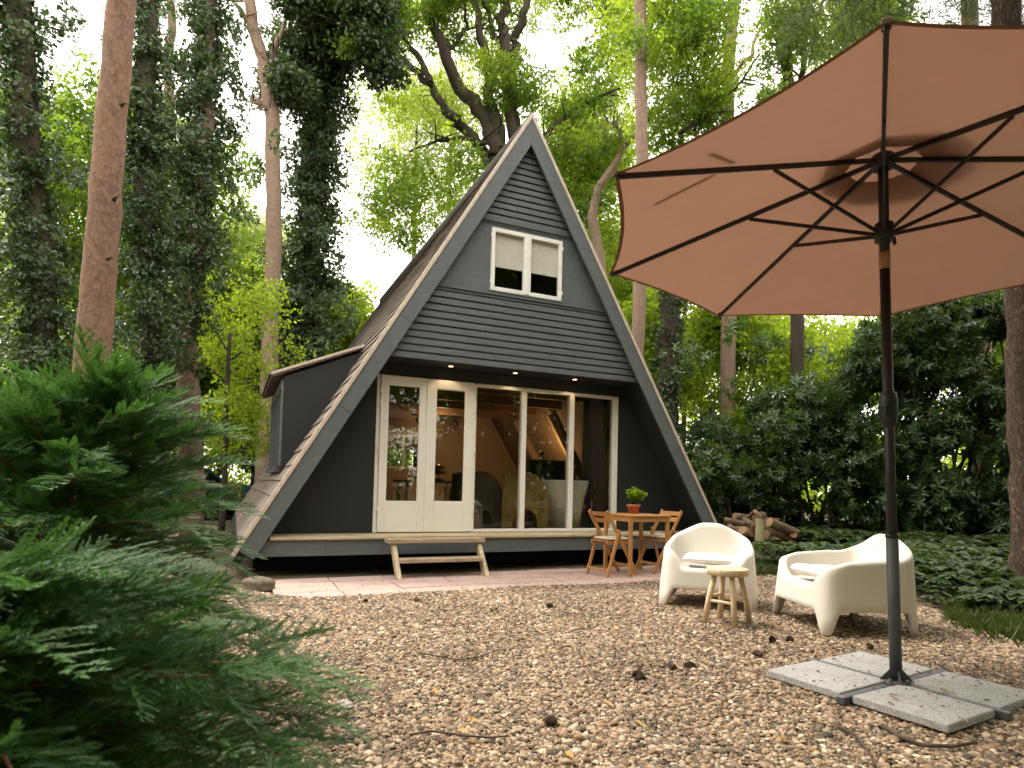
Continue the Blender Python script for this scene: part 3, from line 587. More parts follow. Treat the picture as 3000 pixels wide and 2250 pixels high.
# big windows
ZW = ZT - .02
win = fbox('window', X1 - .004, X1 + .028, DZ, ZW, YD - .02, YD + .08)
for a, b in ((M1, M1 + .078), (M2 - .035, M2 + .045), (X2 - .088, X2)): fbox('mullion', a, b, DZ, ZW + (.0 if b < X2 - .01 else .012), YD - .022, YD + .08, win)
for a, b in ((X1 + .028, M1), (M1 + .078, M2 - .035), (M2 + .045, X2 - .088)):
    fbox('head_bead', a, b, ZW - .03, ZW, YD - .012, YD + .07, win); fbox('sill', a, b, DZ + .002, DZ + .045, YD - .016, YD + .07, win)
    MB().box(a - .004, b + .004, YD + .02, YD + .026, DZ + .04, ZW - .025).build('pane', M['glass'], win)
fbox('window_head', X1 + .03, X2 - .09, ZW, ZT, YD - .008, YD + .08)
# deck edge and skirt
for a, b in ((-hw(DZ, .25), -1.1), (-1.097, 1.35), (1.353, hw(DZ, .25))): MB().box(a, b, .05, YD + .04, DZ - .038, DZ - .003, 0, .004).build('deck_board', M['deck'], house)
for a, b in ((-hw(.3, .16), -2.62), (-2.617, 1.12), (1.123, hw(.3, .16))): MB().box(a, b, .085, .12, .175, DZ - .039, 0, .003).build('skirt_board', M['paint'], house)
MB().box(-3.42, 3.42, .75, .85, -.1, DZ - .04).build('plinth', M['dark'], house)
MB().box(-3.42, 3.42, .13, .745, DZ - .2, DZ - .05).build('floor_joist', M['dark'], house)
# upper gable: lapped boards, panels, cap rails
YG = .14; ZB, ZL, ZU = DZ + 2.3208, DZ + 3.3501, DZ + 4.3447
def lap(z0, z1):
    mb = MB(); prof = [(.0, z0 + .012), (-.020, z0 + .002), (-.023, z0 + .009), (-.019, z1 - .024), (-.004, z1 - .011), (.0, z1 - .004), (.02, z1), (.02, z0 + .012)]
    vs = []; n = len(prof)
    for s in (-1, 1):
        for (y, z) in prof: vs.append((s*max(.012, hw(z, .15)), YG + y, z))
    fs = [tuple(range(n)), tuple(range(2*n - 1, n - 1, -1))] + [(i, (i + 1) % n, n + (i + 1) % n, n + i) for i in range(n)]
    mb.add(vs, fs); return mb.build('siding_board', M['paint_x'], house)
nb = 10; st = (ZL - .055 - ZB)/nb
for i in range(nb): lap(ZB + i*st, ZB + (i + 1)*st)
z = ZU + .05; k = 0
while z < 5.98: lap(z, z + .0925); z += .0925
def rail(z0, z1, out): MB().prism([(-hw(z0, .15), YG - out, z0), (hw(z0, .15), YG - out, z0), (hw(z1, .15), YG - out, z1), (-hw(z1, .15), YG - out, z1)], (0, out + .02, 0)).build('cap_rail', M['paint'], house)
rail(ZL - .055, ZL - .018, .018); rail(ZL - .016, ZL + .012, .042); rail(ZU - .006, ZU + .022, .012); rail(ZU + .024, ZU + .05, .036)
UX0, UX1, UZ0, UZ1 = -.526, .5916, DZ + 3.3941, DZ + 4.2827
for a, b, c, d in ((None, UX0, ZL, ZU), (UX1, None, ZL, ZU), (UX0, UX1, ZL, UZ0), (UX0, UX1, UZ1, ZU)):
    xa0, xb0 = (-hw(c, .15) if a is None else a), (hw(c, .15) if b is None else b); xa1, xb1 = (-hw(d, .15) if a is None else a), (hw(d, .15) if b is None else b)
    MB().prism([(xa0, YG, c), (xb0, YG, c), (xb1, YG, d), (xa1, YG, d)], (0, .05, 0)).build('gable_panel', M['paint'], house)
xm = .03
def casement(x0, x1):
    f = .055; y0, y1 = YG - .04, YG + .02
    c = fbox('casement', x0, x0 + f, UZ0, UZ1, y0, y1, house, 'white_win'); fbox('stile', x1 - f, x1, UZ0, UZ1, y0, y1, c, 'white_win'); fbox('rail', x0 + f, x1 - f, UZ0, UZ0 + f, y0 + .001, y1, c, 'white_win', .002); fbox('rail', x0 + f, x1 - f, UZ1 - f, UZ1, y0 + .001, y1, c, 'white_win', .002)
    MB().box(x0 + f - .003, x1 - f + .003, YG - .012, YG - .007, UZ0 + f - .003, UZ1 - f + .003).build('pane', M['clear_glass'], c)
    MB().box(x0 + f - .01, x1 - f + .01, YG + .03, YG + .034, UZ0 + .36, UZ1 - f + .02).build('blind', M['blind'], c)
    for zz in (UZ0 + .09, UZ1 - .14):
        xx = x0 - .007 if x0 < xm - .1 else x1 + .007
        MB().tube([(xx, y0 + .004, zz), (xx, y0 + .004, zz + .05)], .009, 8).build('hinge', M['white_win'], c)
    return c
cl_ = casement(UX0, xm - .002); casement(xm + .002, UX1); MB().box(xm - .03, xm + .03, YG - .052, YG - .041, UZ0 + .01, UZ1 - .01, 0, .004).build('meeting_strip', M['white_win'], cl_)
fbox('window_sill', UX0 - .03, UX1 + .03, UZ0 - .028, UZ0 - .002, YG - .05, YG + .02, house, 'paint')
# loft box behind the window so that its room is dark
MB().prism(gable_poly(CEIL + .105, 5.6, .17, 2.2), (0, .05, 0)).build('loft_partition', M['ceil_in'], house)
# dormer
yd0, yd1 = 1.9, 4.62; xw = -3.06; zb = 1.24; ze, zr = 2.66, 3.19; xr = -1.93
MB().prism([(xw, yd0, zb), (xw, yd0, 2.62), (xr, yd0, 3.12), (-hw(3.12, .05), yd0, 3.12), (-hw(zb, .05), yd0, zb)], (0, .05, 0)).build('dormer_cheek', M['paint_shaded'], house)
MB().prism([(xw, yd1, zb), (xw, yd1, 2.62), (xr, yd1, 3.12), (-hw(3.12, .05), yd1, 3.12), (-hw(zb, .05), yd1, zb)], (0, .05, 0)).build('dormer_cheek', M['paint_shaded'], house)
MB().prism([(-3.23, yd0 - .05, 2.60), (-1.90, yd0 - .05, 3.17), (-1.90, yd0 - .05, 3.20), (-3.24, yd0 - .05, 2.635)], (0, yd1 - yd0 + .1, 0)).build('dormer_roof', M['shingle'], house)
MB().prism([(-3.24, yd0 - .066, 2.625), (-1.92, yd0 - .066, 3.185), (-1.92, yd0 - .066, 3.225), (-3.24, yd0 - .066, 2.665)], (0, .03, 0)).build('dormer_trim', M['trim'], house)
for i in range(5):
    a = i/5; b = (i + 1.15)/5; pa = Vector((-3.27 + 1.34*a, 0, 2.632 + .57*a)); pb = Vector((-3.27 + 1.34*min(1, b), 0, 2.632 + .57*min(1, b)))
    MB().prism([(pa.x, yd0 - .03, pa.z + .012), (pb.x, yd0 - .03, pb.z + .004), (pb.x, yd0 - .03, pb.z), (pa.x, yd0 - .03, pa.z)], (0, yd1 - yd0 + .08, 0)).build('dormer_shingle', M['shingle'], house)
n3 = 4; wy = (yd1 - yd0)/n3
dw = MB().box(xw - .03, xw + .03, yd0 + .001, yd0 + .07, zb + .06, 2.55).build('dormer_window', M['paint'], house)
for i in range(1, n3 + 1): MB().box(xw - .028, xw + .03, yd0 + i*wy - .035 - (.03 if i == n3 else 0), yd0 + i*wy + .035 - (.036 if i == n3 else 0), zb + .06, 2.55).build('mullion', M['paint'], dw)
MB().box(xw - .025, xw + .03, yd0 + .07, yd1 - .03, 2.48, 2.6).build('head', M['paint'], dw); MB().box(xw - .07, xw + .03, yd0 + .05, yd1 + .02, zb - .02, zb + .075).build('sill', M['greymetal'], dw)
MB().box(xw - .005, xw, yd0 + .06, yd1 - .05, zb + .07, 2.49).build('pane', M['glass'], dw)
MB().box(xw + .3, xw + .33, yd0 + .06, yd1, zb, 2.6).build('dormer_back', M['dark'], house)
# interior light
def lamp(name, loc, e, col=(1, .66, .36), size=.06, typ='POINT', parent=None):
    ld = bpy.data.lights.new(name, typ); ld.energy = e; ld.color = col; ld.shadow_soft_size = size; o = bpy.data.objects.new(name, ld); COL.objects.link(o); o.location = loc
    if parent: o.parent = parent
    return o
# ------------------------------------------------------------------ things inside
t = empty('track_light', (.25, 5.0, CEIL - .17)); tag(t, 'black ceiling track with four small spotlights seen through the door glass', 'track light')
MB().box(-.55, .55, -.02, .02, -.04, 0).build('rail', M['black'], t); MB().box(-.02, .02, -.02, .02, -.002, .012).build('mount', M['black'], t)
for i in range(4):
    xx = -.42 + i*.28; s = MB().tube([(xx, 0, -.04), (xx, 0, -.10)], .012, 8).tube([(xx - .02, -.02, -.09), (xx + .03, -.06, -.21)], .038, 12).build('spotlight', M['black'], t)
lamp('track_glow', (.0, -.35, -.22), 9, parent=t)
c = tag(MB().box(-1.95, -1.18, 3.2, 3.75, DZ, 1.50, 0, .01).box(-1.93, -1.2, 3.185, 3.2, DZ + .08, 1.48).build('cabinet', M['black']), 'black cabinet standing behind the left door leaf', 'cabinet')
c = tag(MB().box(1.55, 2.35, 3.05, 3.5, DZ, 1.62, 0, .01).box(1.57, 2.33, 3.035, 3.05, DZ + .08, 1.60).build('sideboard', M['black']), 'tall black sideboard lit from behind by a warm lamp', 'cabinet')
tl = tag(MB().lathe([(.0, 0), (.07, 0), (.07, .02), (.02, .03), (.02, .10), (.06, .14), (.0, .2)], 16).build('uplighter', M['black']), 'small dark lamp on top of the tall black sideboard', 'lamp'); tl.location = (1.95, 3.3, 1.62); lamp('uplighter_glow', (0, .12, .16), 9, (1, .58, .22), .03, parent=tl)
# arched olive armchairs
def arch_chair(name, label, loc, rz, mat):
    o = empty(name, loc, rz); tag(o, label, 'armchair'); n = 16
    for s in (-1, 1):
        outer = [(.36*math.cos(a), .48 + .42*math.sin(a)) for a in np.linspace(0, math.pi, n)]; poly = [(.36, 0)] + outer + [(-.36, 0), (-.2, 0)] + [(-.2*math.cos(a) if 0 else -.2*math.cos(a), .06 + .28*math.sin(a)) for a in np.linspace(.05, math.pi - .05, n)] + [(.2, 0)]
        MB().prism([(p[0], s*.34 - .07, p[1]) for p in poly], (0, .14, 0)).build('arm', mat, o)
    MB().box(-.33, .30, -.27, .27, .30, .44, 0, .03).build('seat', mat, o); MB().box(.2, .345, -.275, .275, .44, .88, 0, .03).build('backrest', mat, o); return o
M['olive'] = pmat('olive_velvet', (.20, .14, .038), .85, .15, 6, .2, 80); M['brownv'] = pmat('brown_velvet', (.07, .052, .038), .85, .15, 6, .2, 80)
arch_chair('lounge_chair', 'olive velvet armchair with arched sides behind the window', (.60, 1.25, DZ), R(158), M['olive'])
arch_chair('lounge_chair', 'dark brown armchair with arched sides behind the olive one', (-.05, 1.75, DZ), R(172), M['brownv'])
tb = tag(MB().lathe([(.0, .0), (.27, 0), (.30, .02), (.42, .78), (.40, .79), (.36, .72), (.0, .70)], 40).build('tub_planter', pmat('cream_tub', (.50, .46, .36), .75, .12, 10, .4, 90)), 'large cream tapered tub standing inside behind the window panes', 'tub'); tb.location = (1.28, 1.12, DZ)
# curtain: pleated sheet
cu = MB(); npl = 60; vs = []
for i in range(npl + 1):
    x = 1.42 + .42*i/npl; yy = .80 + .035*math.sin(i*1.26)
    for zz in (DZ + .02, CEIL - .03): vs.append((x, yy, zz))
cu.add(vs, [(2*i, 2*i + 2, 2*i + 3, 2*i + 1) for i in range(npl)], 0, True); cuo = cu.build('curtain', pmat('brown_curtain', (.055, .042, .034), .9, .1, 5, .1)); m_ = cuo.modifiers.new('t', 'SOLIDIFY'); m_.thickness = .006; tag(cuo, 'dark brown pleated curtain hanging inside the rightmost window pane', 'curtain')
dt = empty('dining_table', (-.15, 4.2, DZ)); tag(dt, 'dark dining table inside under the track light', 'table'); MB().box(-.6, .6, -.4, .4, .71, .75, 0, .008).build('tabletop', M['beam'], dt)
for a in (-.5, .5):
    for b in (-.32, .32): MB().box(a - .03, a + .03, b - .03, b + .03, 0, .71).build('leg', M['beam_pale'], dt)
gl = tag(MB().lathe([(.06, 0), (.10, .01), (.11, .03), (.02, .05), (.02, .12), (.15, .14), (.16, .2), (.12, .29), (.04, .33), (.0, .34)], 24).build('table_lamp', pmat('amber_glass', (.30, .14, .03), .15, .1, 4, 0, spec=.6)), 'amber mushroom shaped glass lamp on the dining table', 'lamp'); gl.location = (.05, 4.1, DZ + .751)
jg = tag(MB().lathe([(.06, 0), (.08, .08), (.05, .2), (.03, .24), (.04, .28)], 16).tube([(.05, 0, .25), (.12, 0, .22), (.12, 0, .12), (.07, 0, .07)], .01, 8).build('coffee_pot', M['black']), 'black coffee pot on the dining table beside the lamp', 'pot'); jg.location = (-.35, 4.15, DZ + .751)

#@@FURNITURE
# ================================================================== THINGS OUTSIDE
# wooden step in front of the doors
st_ = empty('wooden_step', (-1.30, 0, -.05)); tag(st_, 'weathered two tread wooden step leading up to the deck', 'step')
for x in (-.575, .545):
    MB().prism([(x, -.57, 0), (x, -.44, 0), (x, -.10, .395), (x, -.235, .395)], (.05, 0, 0)).build('side_board', M['stepside'], st_)
MB().box(-.635, .635, -.285, -.035, .396, .448, 0, .006).build('tread', M['step'], st_)
MB().box(-.523, .544, -.475, -.255, .175, .222, 0, .006).build('tread', M['step'], st_)
# bistro table
TZ = .745
ta = empty('bistro_table', (1.375, -.735, -.052)); tag(ta, 'square brown wooden table on the paving with a potted plant', 'table')
h = TZ + .052; a = .33
MB().box(-a, a, -a, a, h - .022, h, 0, .004).build('tabletop', M['teak_x'], ta)
for x in (-1, 1):
    for y in (-1, 1): MB().box(x*(a - .035) - .0225, x*(a - .035) + .0225, y*(a - .035) - .0225, y*(a - .035) + .0225, 0, h - .023, 0, .003).build('leg', M['teak'], ta)
for s in (-1, 1):
    MB().box(-a + .059, a - .059, s*(a - .03) - .011, s*(a - .03) + .011, h - .09, h - .023).build('apron', M['teak_x'], ta); MB().box(s*(a - .03) - .011, s*(a - .03) + .011, -a + .059, a - .059, h - .09, h - .023).build('apron', M['teak_x'], ta)
# folding chairs
def pillow(w, d, h, mat, name, tufts=0, n=22, seam=True):
    """soft flat cushion: w along x, d along y"""
    V = []; F = []
    for side in (1, -1):
        for j in range(n + 1):
            for i in range(n + 1):
                u, v = i/n*2 - 1, j/n*2 - 1; e = (1 - abs(u)**4.5)*(1 - abs(v)**4.5); hh = max(0, e)**.45; k = 1 - .05*(u*u*v*v)
                puff = 1 + .08*math.sin(u*5 + v*3) + .05*math.sin(v*9 - u*2)
                if tufts:
                    for tx in (-.45, .45):
                        for ty in (-.45, .45): hh *= 1 - .35*math.exp(-((u - tx)**2 + (v - ty)**2)*30)
                V.append((u*w/2*k, v*d/2*k, side*h/2*hh*puff))
        b = (0 if side > 0 else (n + 1)**2)
        for j in range(n):
            for i in range(n):
                q = (b + j*(n + 1) + i, b + j*(n + 1) + i + 1, b + (j + 1)*(n + 1) + i + 1, b + (j + 1)*(n + 1) + i); F.append(q if side > 0 else q[::-1])
    mb = MB(); mb.add(V, F, 0, True); return mb.mesh(name, mat)
def fold_chair(label, loc, rz, seed):
    o = empty('folding_chair', loc, rz); tag(o, label, 'chair', 'folding chairs at the small table')
    for s in (-1, 1):
        y = s*.175; MB().bar((-.25, y, .845), (.30, y, 0), .022, .048, (1, 0, 0)).build('long_leg', M['teak'], o)
        y = s*.20; MB().bar((-.05, y, .60), (-.245, y, 0), .022, .045, (1, 0, 0)).build('rear_leg', M['teak'], o)
        MB().bar((-.22, s*.148, .425), (.20, s*.148, .435), .02, .035).build('seat_rail', M['teak_x'], o)
        for q in ((-.088, .575), (-.06, .545), (-.105, .535)): MB().lathe([(0, .003), (.006, .003), (.006, 0)], 8).build('screw', M['greymetal'], o).matrix_local = Matrix.Translation((q[0], s*.213, q[1])) @ Matrix.Rotation(-s*math.pi/2, 4, 'X')
    def slat(z0, z1):
        mb = MB(); n = 8
        for i in range(n):
            ya, yb_ = -.163 + .326*i/n, -.163 + .326*(i + 1)/n; f = lambda y: -.025*(1 - (y/.165)**2)
            xa = lambda z: -.25 + (.845 - z)*.55/.845
            mb.add([(xa(z0) + f(ya), ya, z0), (xa(z0) + f(yb_), yb_, z0), (xa(z1) + f(yb_), yb_, z1), (xa(z1) + f(ya), ya, z1), (xa(z0) + f(ya) + .016, ya, z0), (xa(z0) + f(yb_) + .016, yb_, z0), (xa(z1) + f(yb_) + .016, yb_, z1), (xa(z1) + f(ya) + .016, ya, z1)], [(0, 1, 2, 3), (4, 5, 6, 7), (0, 1, 5, 4), (3, 2, 6, 7)] + ([(0, 3, 7, 4)] if i == 0 else []) + ([(1, 2, 6, 5)] if i == n - 1 else []))
        mb.build('back_slat', M['teak_x'], o)
    slat(.775, .832); slat(.69, .75)
    for i in range(6): x = -.215 + i*.075; MB().box(x, x + .06, -.163, .163, .446, .458, 0, .003).build('seat_slat', M['teak_x'], o)
    MB().bar((-.22, -.19, .08), (-.22, .19, .08), .018, .04, (0, 0, 1)).build('stretcher', M['teak_x'], o); MB().bar((.225, -.165, .12), (.225, .165, .12), .018, .04, (0, 0, 1)).build('stretcher', M['teak_x'], o)
    return o
c1 = fold_chair('brown folding chair with striped cushion, nearer the steps', (.93, -.815, -.051), R(9), 1)
c2 = fold_chair('brown folding chair with striped cushion, behind the cream armchair', (1.83, -.66, -.051), R(190), 2)
pm_ = pillow(.40, .33, .045, M['stripe'], 'seat_cushion', 0, 20)
for ch, lb in ((c1, 'striped seat cushion on the folding chair nearer the steps'), (c2, 'striped seat cushion on the folding chair behind the armchair')):
    q = link('seat_cushion', pm_); q.matrix_world = Matrix.Translation(ch.location + Vector((0, 0, .481))) @ Matrix.Rotation(ch.rotation_euler.z, 4, 'Z'); tag(q, lb, 'cushion', 'striped chair cushions')
# potted plant
pp = empty('potted_plant', (1.42, -.60, TZ + .001)); tag(pp, 'bright green herb in a terracotta pot on the table', 'plant')
MB().lathe([(0, 0), (.062, 0), (.082, .095), (.094, .095), (.096, .128), (.084, .128), (.080, .10), (0, .10)], 32).build('pot', M['terracotta'], pp)
MB().lathe([(.082, .112), (0, .116)], 24).build('soil', M['soil'], pp)
K_mint = leaf_cluster('mint_leaves', M['mint'], [((0, 0, 0), (math.cos(i*2.4), math.sin(i*2.4), .25 + .1*(i % 3)), (0, 0, 1), random.uniform(.038, .062)) for i in range(7)], [(0, 0), (.2, .2), (.5, .27), (.8, .16), (1, 0)])
pts = []; stems = MB()
for i in range(34):
    a = random.random()*6.28; r = random.random()**.6; tip = Vector((math.cos(a)*r*.17, math.sin(a)*r*.17, .17 + .20*(1 - r*.5)*random.uniform(.75, 1.05))); b0 = Vector((math.cos(a)*r*.05, math.sin(a)*r*.05, .11)); stems.tube([b0, b0.lerp(tip, .5) + Vector((0, 0, .02)), tip], [.002, .0018, .0012], 4)
    for t_ in (.45, .6, .75, .88, 1): pts.append(b0.lerp(tip, t_) + Vector((0, 0, .02*t_*(1 - t_)*4)))
stems.build('stem', M['mint'], pp)
scatter('leaves', pts, np.stack([rng.normal(0, .3, len(pts)), rng.normal(0, .3, len(pts)), rng.uniform(0, 6, len(pts))], 1), rng.uniform(.7, 1.25, len(pts)), K_mint, pp)
# moulded cream armchairs
def armchair_mesh():
    W_, D_ = .405, .39; n = 144; rings = []
    def plan(a, k, ins, e=5.6):
        c, s = math.cos(a), math.sin(a); r = (abs(c)**e + abs(s)**e)**(-1/e); return ((D_*k - ins)*r*c, (W_*k - ins)*r*s)
    def sst(x, a, b): t = min(1, max(0, (x - a)/(b - a))); return t*t*(3 - 2*t)
    def rim(a): # a=0 front, pi back
        b = abs((a + math.pi) % (2*math.pi) - math.pi)
        return .350 + .145*sst(b, .46, .80) + .035*sst(b, .78, 1.15) + .02*sst(b, 1., 1.9) + .168*sst(b, 1.98, 3.0)
    def foot(a):
        b = abs((a + math.pi) % (2*math.pi) - math.pi)
        lo = .17
        for c in (.80, 2.36):
            dd = abs(b - c); lo = min(lo, .175*sst(dd, .055, .21)**.8)
        return lo
    rows = 0
    for k in range(n):
        a = 2*math.pi*k/n; b = abs((a + math.pi) % (2*math.pi) - math.pi); zr = rim(a); zf = foot(a); col = []
        front = 1 - sst(b, .42, .72); th = .045
        def outer(z, ins=0): kk = 1.0 - .16*(z/.72)**1.0; x, y = plan(a, kk, ins); return (x + (-.05*(z/.72) if b > 2 else 0) + .0, y, z)
        prof = [outer(zf, .035), outer(zf, .004), outer(zf + .004, 0)]
        for t in (.25, .5, .75, .9): prof.append(outer(zf + (zr - .03 - zf)*t))
        prof += [outer(zr - .03), outer(zr - .008, .008), outer(zr, .024)]
        prof.append(outer(zr - .004, .045)); zs = .335
        x1, y1, _ = outer(zr, th + .02)
        for t, ins in ((.12, .050), (.35, .056), (.6, .062), (.82, .078), (.95, .11), (1., .165)):
            z = zr + (zs - zr)*t; x, y, _ = outer(zr*(1 - t) + zs*t, ins + .02*front); prof.append((x, y, z if front < .5 else min(z, zr - .002*t*10)))
        x, y, _ = outer(zs, .27); prof.append((x, y, .327)); prof.append((x*.35 - .02, y*.35, .318))
        rings.append(prof)
    m = len(rings[0]); V = [p for r in rings for p in r]; F = []
    for k in range(n):
        for j in range(m - 1): F.append((k*m + j, ((k + 1) % n)*m + j, ((k + 1) % n)*m + j + 1, k*m + j + 1))
    c = len(V); V.append((-.03, 0, .316)); 
    for k in range(n): F.append((k*m + m - 1, ((k + 1) % n)*m + m - 1, c))
    # underside: from the inner foot edge up to a lid
    b = len(V)
    for k in range(n):
        x, y, z = rings[k][0]; V.append((x*.97, y*.97, max(z, .26) if 1 else z))
    for k in range(n): F.append((k*m, b + k, b + (k + 1) % n, ((k + 1) % n)*m))
    c2_ = len(V); V.append((0, 0, .27))
    for k in range(n): F.append((b + k, c2_, b + (k + 1) % n))
    mb = MB(); mb.add(V, F, 0, True); return mb.mesh('armchair_shell', M['plastic'])
ame = armchair_mesh()
def armchair(label, loc, face):
    o = empty('garden_armchair', loc, face); tag(o, label, 'armchair', 'cream moulded garden armchairs'); s = link('shell', ame, None, o); o.scale = (1.10, 1.13, 1.05); return o
A1 = armchair('cream moulded plastic armchair facing forward behind the wooden stool', (.555, -3.085, .002), R(226.5))
A2 = armchair('cream moulded plastic armchair turned sideways beside the parasol pole', (.97, -4.20, .002), R(160))
cm = pillow(.46, .46, .10, M['cushion'], 'cushion', 1, 30)
for A, lb, off, ry in ((A1, 'thin white cushion on the armchair behind the stool', (.09, 0, .432), -.06), (A2, 'thin white cushion on the armchair beside the parasol pole', (.12, .02, .432), -.06)):
    q = link('cushion', cm); q.matrix_world = Matrix.Translation(A.location) @ Matrix.Rotation(A.rotation_euler.z, 4, 'Z') @ Matrix.Translation(off) @ Matrix.Rotation(ry, 4, 'Y'); tag(q, lb, 'cushion', 'white seat cushions')
# stool
sto = empty('wooden_stool', (.045, -3.88, .004), R(20)); tag(sto, 'round pale wooden stool with four splayed legs', 'stool')
MB().lathe([(0, .395), (.155, .395), (.166, .402), (.168, .445), (.160, .452), (0, .452)], 48).build('seat', M['stool'], sto)
for i in range(4):
    a = math.pi/4 + i*math.pi/2; MB().tube([(math.cos(a)*.185, math.sin(a)*.185, 0), (math.cos(a)*.15, math.sin(a)*.15, .2), (math.cos(a)*.105, math.sin(a)*.105, .397)], [.024, .023, .022], 12, 0, True, .06).build('leg', M['stool'], sto)
for i in range(4):
    a = math.pi/4 + i*math.pi/2; b = a + math.pi/2; z = .185 if i % 2 else .215; MB().tube([(math.cos(a)*.152, math.sin(a)*.152, z), (math.cos(b)*.152, math.sin(b)*.152, z)], .014, 8, 0, False).build('stretcher', M['stool'], sto)
# ------------------------------------------------------------------ parasol
FT = Vector((-.295, -5.537, .0)); RING = Vector((-.442, -5.568, 2.365)); HUB = Vector((-.474, -5.579, 2.941))
pa_ = empty('parasol', FT); tag(pa_, 'large dusty pink parasol with black pole and ribs', 'parasol')
def pl(p): return Vector(p) - FT
def polept(z): return pl(FT.lerp(RING, z/RING.z)) if z < RING.z else pl(RING.lerp(HUB, (z - RING.z)/(HUB.z - RING.z)))
MB().tube([polept(.10), polept(2.36)], .026, 20).build('pole', M['black'], pa_)
MB().tube([polept(2.335), polept(2.43)], .0285, 20).build('wood_ring', pmat('ring_wood', (.36, .19, .10), .5, .3, 4, .2, 30, (9, 9, 1)), pa_)
MB().tube([polept(2.425), polept(2.94)], .026, 20).build('pole', M['black'], pa_)
cr = MB().tube([polept(1.46), polept(1.49), polept(1.53), polept(1.62), polept(1.64), polept(1.66)], [.028, .040, .046, .046, .040, .028], 24).build('crank_housing', M['black'], pa_)
MB().tube([polept(1.555) + Vector((-.04, -.01, 0)), polept(1.555) + Vector((-.075, -.02, -.005))], .018, 14).build('crank_socket', M['black'], cr)
nv = Vector((.0455, .0389, .998)).normalized(); ax_ = (Vector((1, 0, 0)) - nv*nv.x).normalized(); bx_ = nv.cross(ax_); AZ = 3.76; RC, HC = 1.587, .40
def tipdir(k): th = AZ - k*math.pi/4; return ax_*math.cos(th) + bx_*math.sin(th)
hub = pl(HUB); run = polept(2.535)
MB().tube([hub + nv*-.05, hub + nv*.02], .055, 20).build('top_hub', M['black'], pa_)
rn_ = MB().tube([run + nv*-.045, run + nv*.05], .048, 20).build('runner', M['black'], pa_)
MB().tube([run + Vector((.055, -.02, -.02)), run + Vector((.06, -.02, -.06))], .009, 8).build('pulley', M['black'], rn_)
tips = [hub + tipdir(k)*RC - nv*HC for k in range(8)]
for k in range(8):
    t_ = tips[k]; a = hub + tipdir(k)*.05 - nv*.015; rb = MB().bar(a, t_ - nv*.008, .018, .026, tuple(nv)).build('rib', M['black'], pa_)
    j = hub.lerp(t_, .44) - nv*.02; MB().bar(run + tipdir(k)*.045, j, .013, .021, tuple(nv)).build('strut', M['black'], pa_)
    MB().bar(t_ + (hub - t_).normalized()*.05 + nv*.006, t_ - (hub - t_).normalized()*.012 + nv*.006, .03, .02, tuple(nv)).build('rib_end', M['canopy'], pa_)
def canopy_panel(k):
    a, b = tips[k], tips[(k + 1) % 8]; n = 14; mth = 12; V = []; F = []
    for i in range(n + 1):
        t_ = .115 + (1.005 - .115)*i/n
        for j in range(mth + 1):
            s = j/mth; top = hub + nv*.012; p = (top + (a - top)*t_)*(1 - s) + (top + (b - top)*t_)*s; sag = 4*s*(1 - s)
            edge = hub - (a + b)/2; p = p - nv*(.035*sag*t_*(1.2 - t_)) + (edge - nv*edge.dot(nv)).normalized()*(.05*sag*max(0, t_ - .75)/.25) ; V.append(tuple(p + nv*.008))
    for i in range(n):
        for j in range(mth): F.append((i*(mth + 1) + j, i*(mth + 1) + j + 1, (i + 1)*(mth + 1) + j + 1, (i + 1)*(mth + 1) + j))
    mb = MB(); mb.add(V, F, 0, True)
    o = mb.build('canopy_panel', M['canopy'], pa_)
    # hem: darker doubled edge as a thin tape
    hm = MB(); e = [Vector(V[n*(mth + 1) + j]) for j in range(mth + 1)]; e2 = [Vector(V[(n - 0)*(mth + 1) + j]) + (hub - Vector(V[n*(mth + 1) + j])).normalized()*.022 - nv*.004 for j in range(mth + 1)]
    hm.add(e + e2, [(j, j + 1, mth + 2 + j, mth + 1 + j) for j in range(mth)]); hm.build('hem', M['canopy'], o)
for k in range(8): canopy_panel(k)
vent = MB(); V = []; F = []; nn = 64; rr = (0, .1, .2, .3, .36)
for i, r_ in enumerate(rr):
    for j in range(nn):
        th = 2*math.pi*j/nn; z = .115 - r_*.30 + .010*math.cos(th*8)*(r_/.3); V.append(tuple(hub + (ax_*math.cos(th) + bx_*math.sin(th))*r_ + nv*z))
for i in range(len(rr) - 1):
    for j in range(nn): F.append((i*nn + j, i*nn + (j + 1) % nn, (i + 1)*nn + (j + 1) % nn, (i + 1)*nn + j))
vent.add(V, F, 0, True); vent.build('vent_cap', M['canopy'], pa_)
MB().tube([hub + nv*.0, hub + nv*.17], [.012, .012], 10).lathe([(0, 0), (.02, .01), (.02, .04), (0, .05)], 12, tuple(hub + nv*.15)).build('finial', M['black'], pa_)
# the tie strap lying on the canopy
e1 = [hub.lerp(tips[1], .80) + nv*.02 + (tips[0] - tips[1])*.16, hub.lerp(tips[1], .62) + nv*.03 + (tips[0] - tips[1])*.03]
e2 = [hub.lerp(tips[1], .86) + nv*.02 + (tips[2] - tips[1])*.26, hub.lerp(tips[1], .66) + nv*.03 + (tips[2] - tips[1])*.06]
def strap(p, q):
    d = (q - p).normalized(); s = d.cross(nv).normalized()*.012; MB().add([p - s, p + s, q + s, q - s, p - s + nv*.003, p + s + nv*.003, q + s + nv*.003, q - s + nv*.003], [(0, 1, 2, 3), (4, 5, 6, 7), (0, 1, 5, 4), (2, 3, 7, 6)]).build('tie_strap', M['canopy'], pa_)
strap(*e1); strap(*e2)
